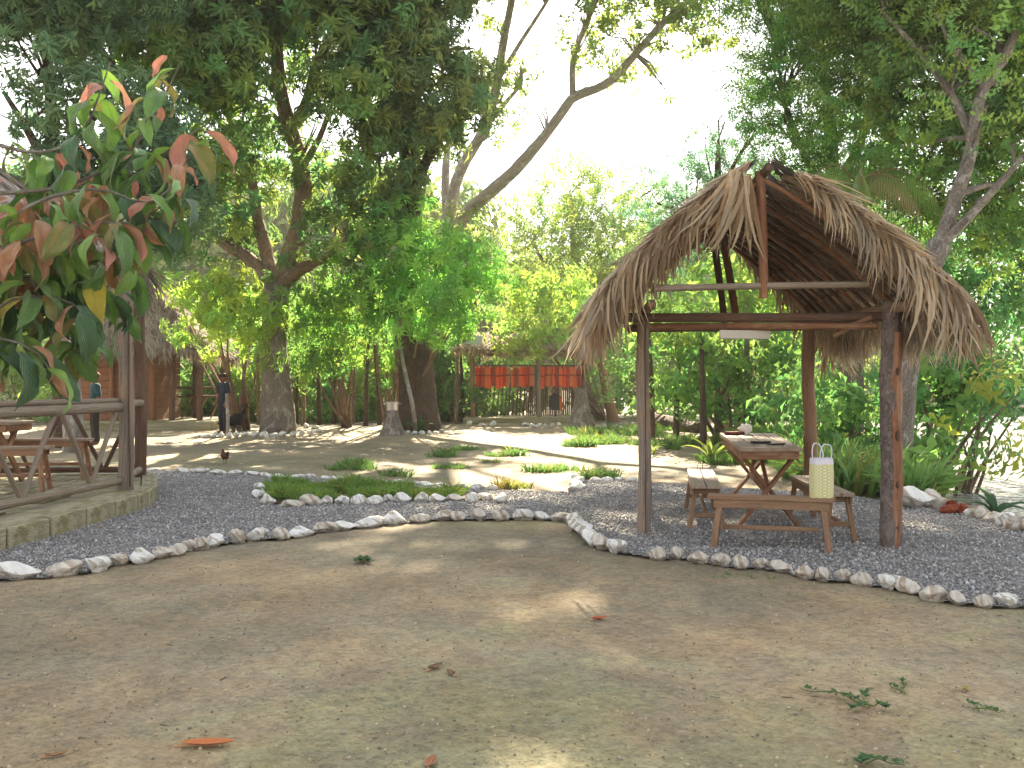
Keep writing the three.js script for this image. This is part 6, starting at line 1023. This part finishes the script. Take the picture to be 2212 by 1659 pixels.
// ------------------------------------------------------------------ weeping palm behind the roof
{
  const b = onGround(gp(1850, 985)), t = thing('feather_palm', 'feather palm with drooping fronds behind the right of the roof', 'palm', b), top = at(1850, 400, 20.6);
  obj('trunk', localTo(limbGeo([b.clone().setY(b.y - 0.1), at(1852, 800, 20.6), at(1850, 600, 20.6), top], [0.16, 0.12, 0.11, 0.1], { sides: 12 }), b), M.barkGrey, t);
  const r = rngOf(61), green = leafMat({ color: new THREE.Color().setRGB(0.2, 0.34, 0.07), transmission: 0.5 }), dry = leafMat({ color: new THREE.Color().setRGB(0.3, 0.24, 0.12), transmission: 0.35 });
  for (let i = 0; i < 12; i++) {
    const a = i * 2.4, L = 1.8 + 0.5 * r(), out = []; let p = V(0, 0, 0), dir = V(Math.cos(a), 0.75 - 0.06 * i * 0.6, Math.sin(a)).normalize(); const pts = [p.clone()];
    for (let k = 0; k < 14; k++) { p = p.clone().addScaledVector(dir, L / 14); dir.y -= 0.13; dir.normalize(); pts.push(p.clone()); const sd = dir.clone().cross(V(0, 1, 0)).normalize(); for (const s of [-1, 1]) for (let q = 0; q < 2; q++) { const o = pts[k].clone().lerp(p, q / 2), dd = sd.clone().multiplyScalar(s * 0.45).add(V(0, -1.0, 0)).addScaledVector(dir, 0.5).normalize(); blade(out, o, dd, dir.clone(), 0.55 * Math.sin(Math.PI * (k + 2) / 17) + 0.12, 0.035, 0.25, 0.1); } }
    const f = obj('palm_frond', triGeo(out), i > 9 ? dry : green, t); f.position.copy(top).sub(b); obj('midrib', limbGeo(pts, [0.018, 0.012, 0.004], { sides: 5, step: 0.2 }), M.woodTan, f);
  }
}
// ------------------------------------------------------------------ fallen leaves, twigs and litter on the earth
{
  const fallen = (bx, by, L, W, turn, col, label) => { const b = onGround(gp(bx, by)), pos = [], idx = [], nu = 4, nv = 10; for (let j = 0; j <= nv; j++) { const f = j / nv, w = W * Math.pow(Math.sin(Math.PI * (0.03 + 0.94 * f)), 0.7); for (let i = 0; i <= nu; i++) { const u = i / nu - 0.5; pos.push((f - 0.5) * L, 0.006 + Math.abs(u) * w * 0.55 + 0.03 * Math.pow(f - 0.5, 2) * 2, u * w); } } for (let j = 0; j < nv; j++) for (let i = 0; i < nu; i++) { const a = j * (nu + 1) + i; idx.push(a, a + 1, a + nu + 1, a + 1, a + nu + 2, a + nu + 1); } const g = new THREE.BufferGeometry(); g.setAttribute('position', new THREE.Float32BufferAttribute(pos, 3)); g.setIndex(idx); g.computeVertexNormals(); const t = thing('fallen_leaf', label, 'leaf', b, turn, 'dry leaves on the earth'); obj('blade', g, leafMat({ color: new THREE.Color().setRGB(...col), transmission: 0.15, roughness: 0.7 }), t); obj('midrib', limbGeo([V(-L * 0.62, 0.006, 0), V(0, 0.012, 0), V(L * 0.45, 0.018, 0)], [0.004, 0.003, 0.001], { sides: 5, step: 0.04 }), std({ color: 0xb9855a }), t); };
  fallen(448, 1615, 0.23, 0.07, 0.08, [0.5, 0.17, 0.06], 'curled orange-brown dry leaf lying at the bottom left');
  fallen(1295, 1337, 0.11, 0.05, 0.3, [0.4, 0.1, 0.04], 'small red-brown leaf right of centre on the earth');
  fallen(940, 1450, 0.12, 0.05, 0.9, [0.13, 0.08, 0.05], 'dark curled leaf in the middle of the foreground');
  fallen(975, 1462, 0.08, 0.04, 2.2, [0.15, 0.09, 0.055], 'smaller dark leaf beside the middle one');
  fallen(120, 1632, 0.1, 0.03, 0.4, [0.2, 0.12, 0.06], 'brown leaf scrap near the lower left edge');
  fallen(930, 1652, 0.12, 0.05, 1.4, [0.3, 0.13, 0.07], 'reddish leaf scrap at the bottom edge of the view');
  fallen(2085, 1495, 0.06, 0.035, 1.0, [0.3, 0.26, 0.06], 'tiny yellow leaf near the right edge');
  const r = rngOf(4040), m = new THREE.Matrix4(), q = new THREE.Quaternion(), e = new THREE.Euler(), c = new THREE.Color();
  const scatter = (name, label, geo, mat, n, fn, cat) => { const im = new THREE.InstancedMesh(geo, mat, n); for (let i = 0; i < n; i++) { const d = 3.6 + 26 * Math.pow(r(), 1.7), x = (r() - 0.5) * d * 1.15; const s = fn(); q.setFromEuler(e.set((r() - 0.5) * 0.5, r() * 6.3, (r() - 0.5) * 0.5)); im.setMatrixAt(i, m.compose(V(x, ground(x, -d) + 0.003, -d), q, V(s, s, s))); const v = 0.5 + r(); im.setColorAt(i, c.setRGB(v, v * (0.85 + 0.2 * r()), v * (0.7 + 0.3 * r()))); } im.name = name; im.castShadow = im.receiveShadow = true; scene.add(im); tag(im, label, cat, null, 'stuff'); };
  scatter('leaf_litter', 'tiny scraps of dry leaf scattered over the earth', (() => { const o = []; blade(o, V(-0.5, 0, 0), V(1, 0.1, 0), V(0, 0, 1), 1, 0.4, 0.1, 0.2); return triGeo(o); })(), leafMat({ color: new THREE.Color().setRGB(0.13, 0.085, 0.05), transmission: 0.1 }), 3200, () => 0.008 + 0.02 * Math.pow(r(), 3), 'leaf litter');
  scatter('loose_grit', 'small pale pebbles and grit on the earth', new THREE.DodecahedronGeometry(0.5, 0), std({ color: new THREE.Color().setRGB(0.32, 0.28, 0.21) }), 16000, () => 0.004 + 0.016 * Math.pow(r(), 4), 'grit');
  scatter('twig_litter', 'thin broken twigs on the earth', new THREE.CylinderGeometry(0.03, 0.05, 1, 5).rotateZ(Math.PI / 2), std({ color: new THREE.Color().setRGB(0.12, 0.085, 0.055) }), 220, () => 0.02 + 0.05 * r() * r(), 'twigs');
}
renderer.render(scene, camera);
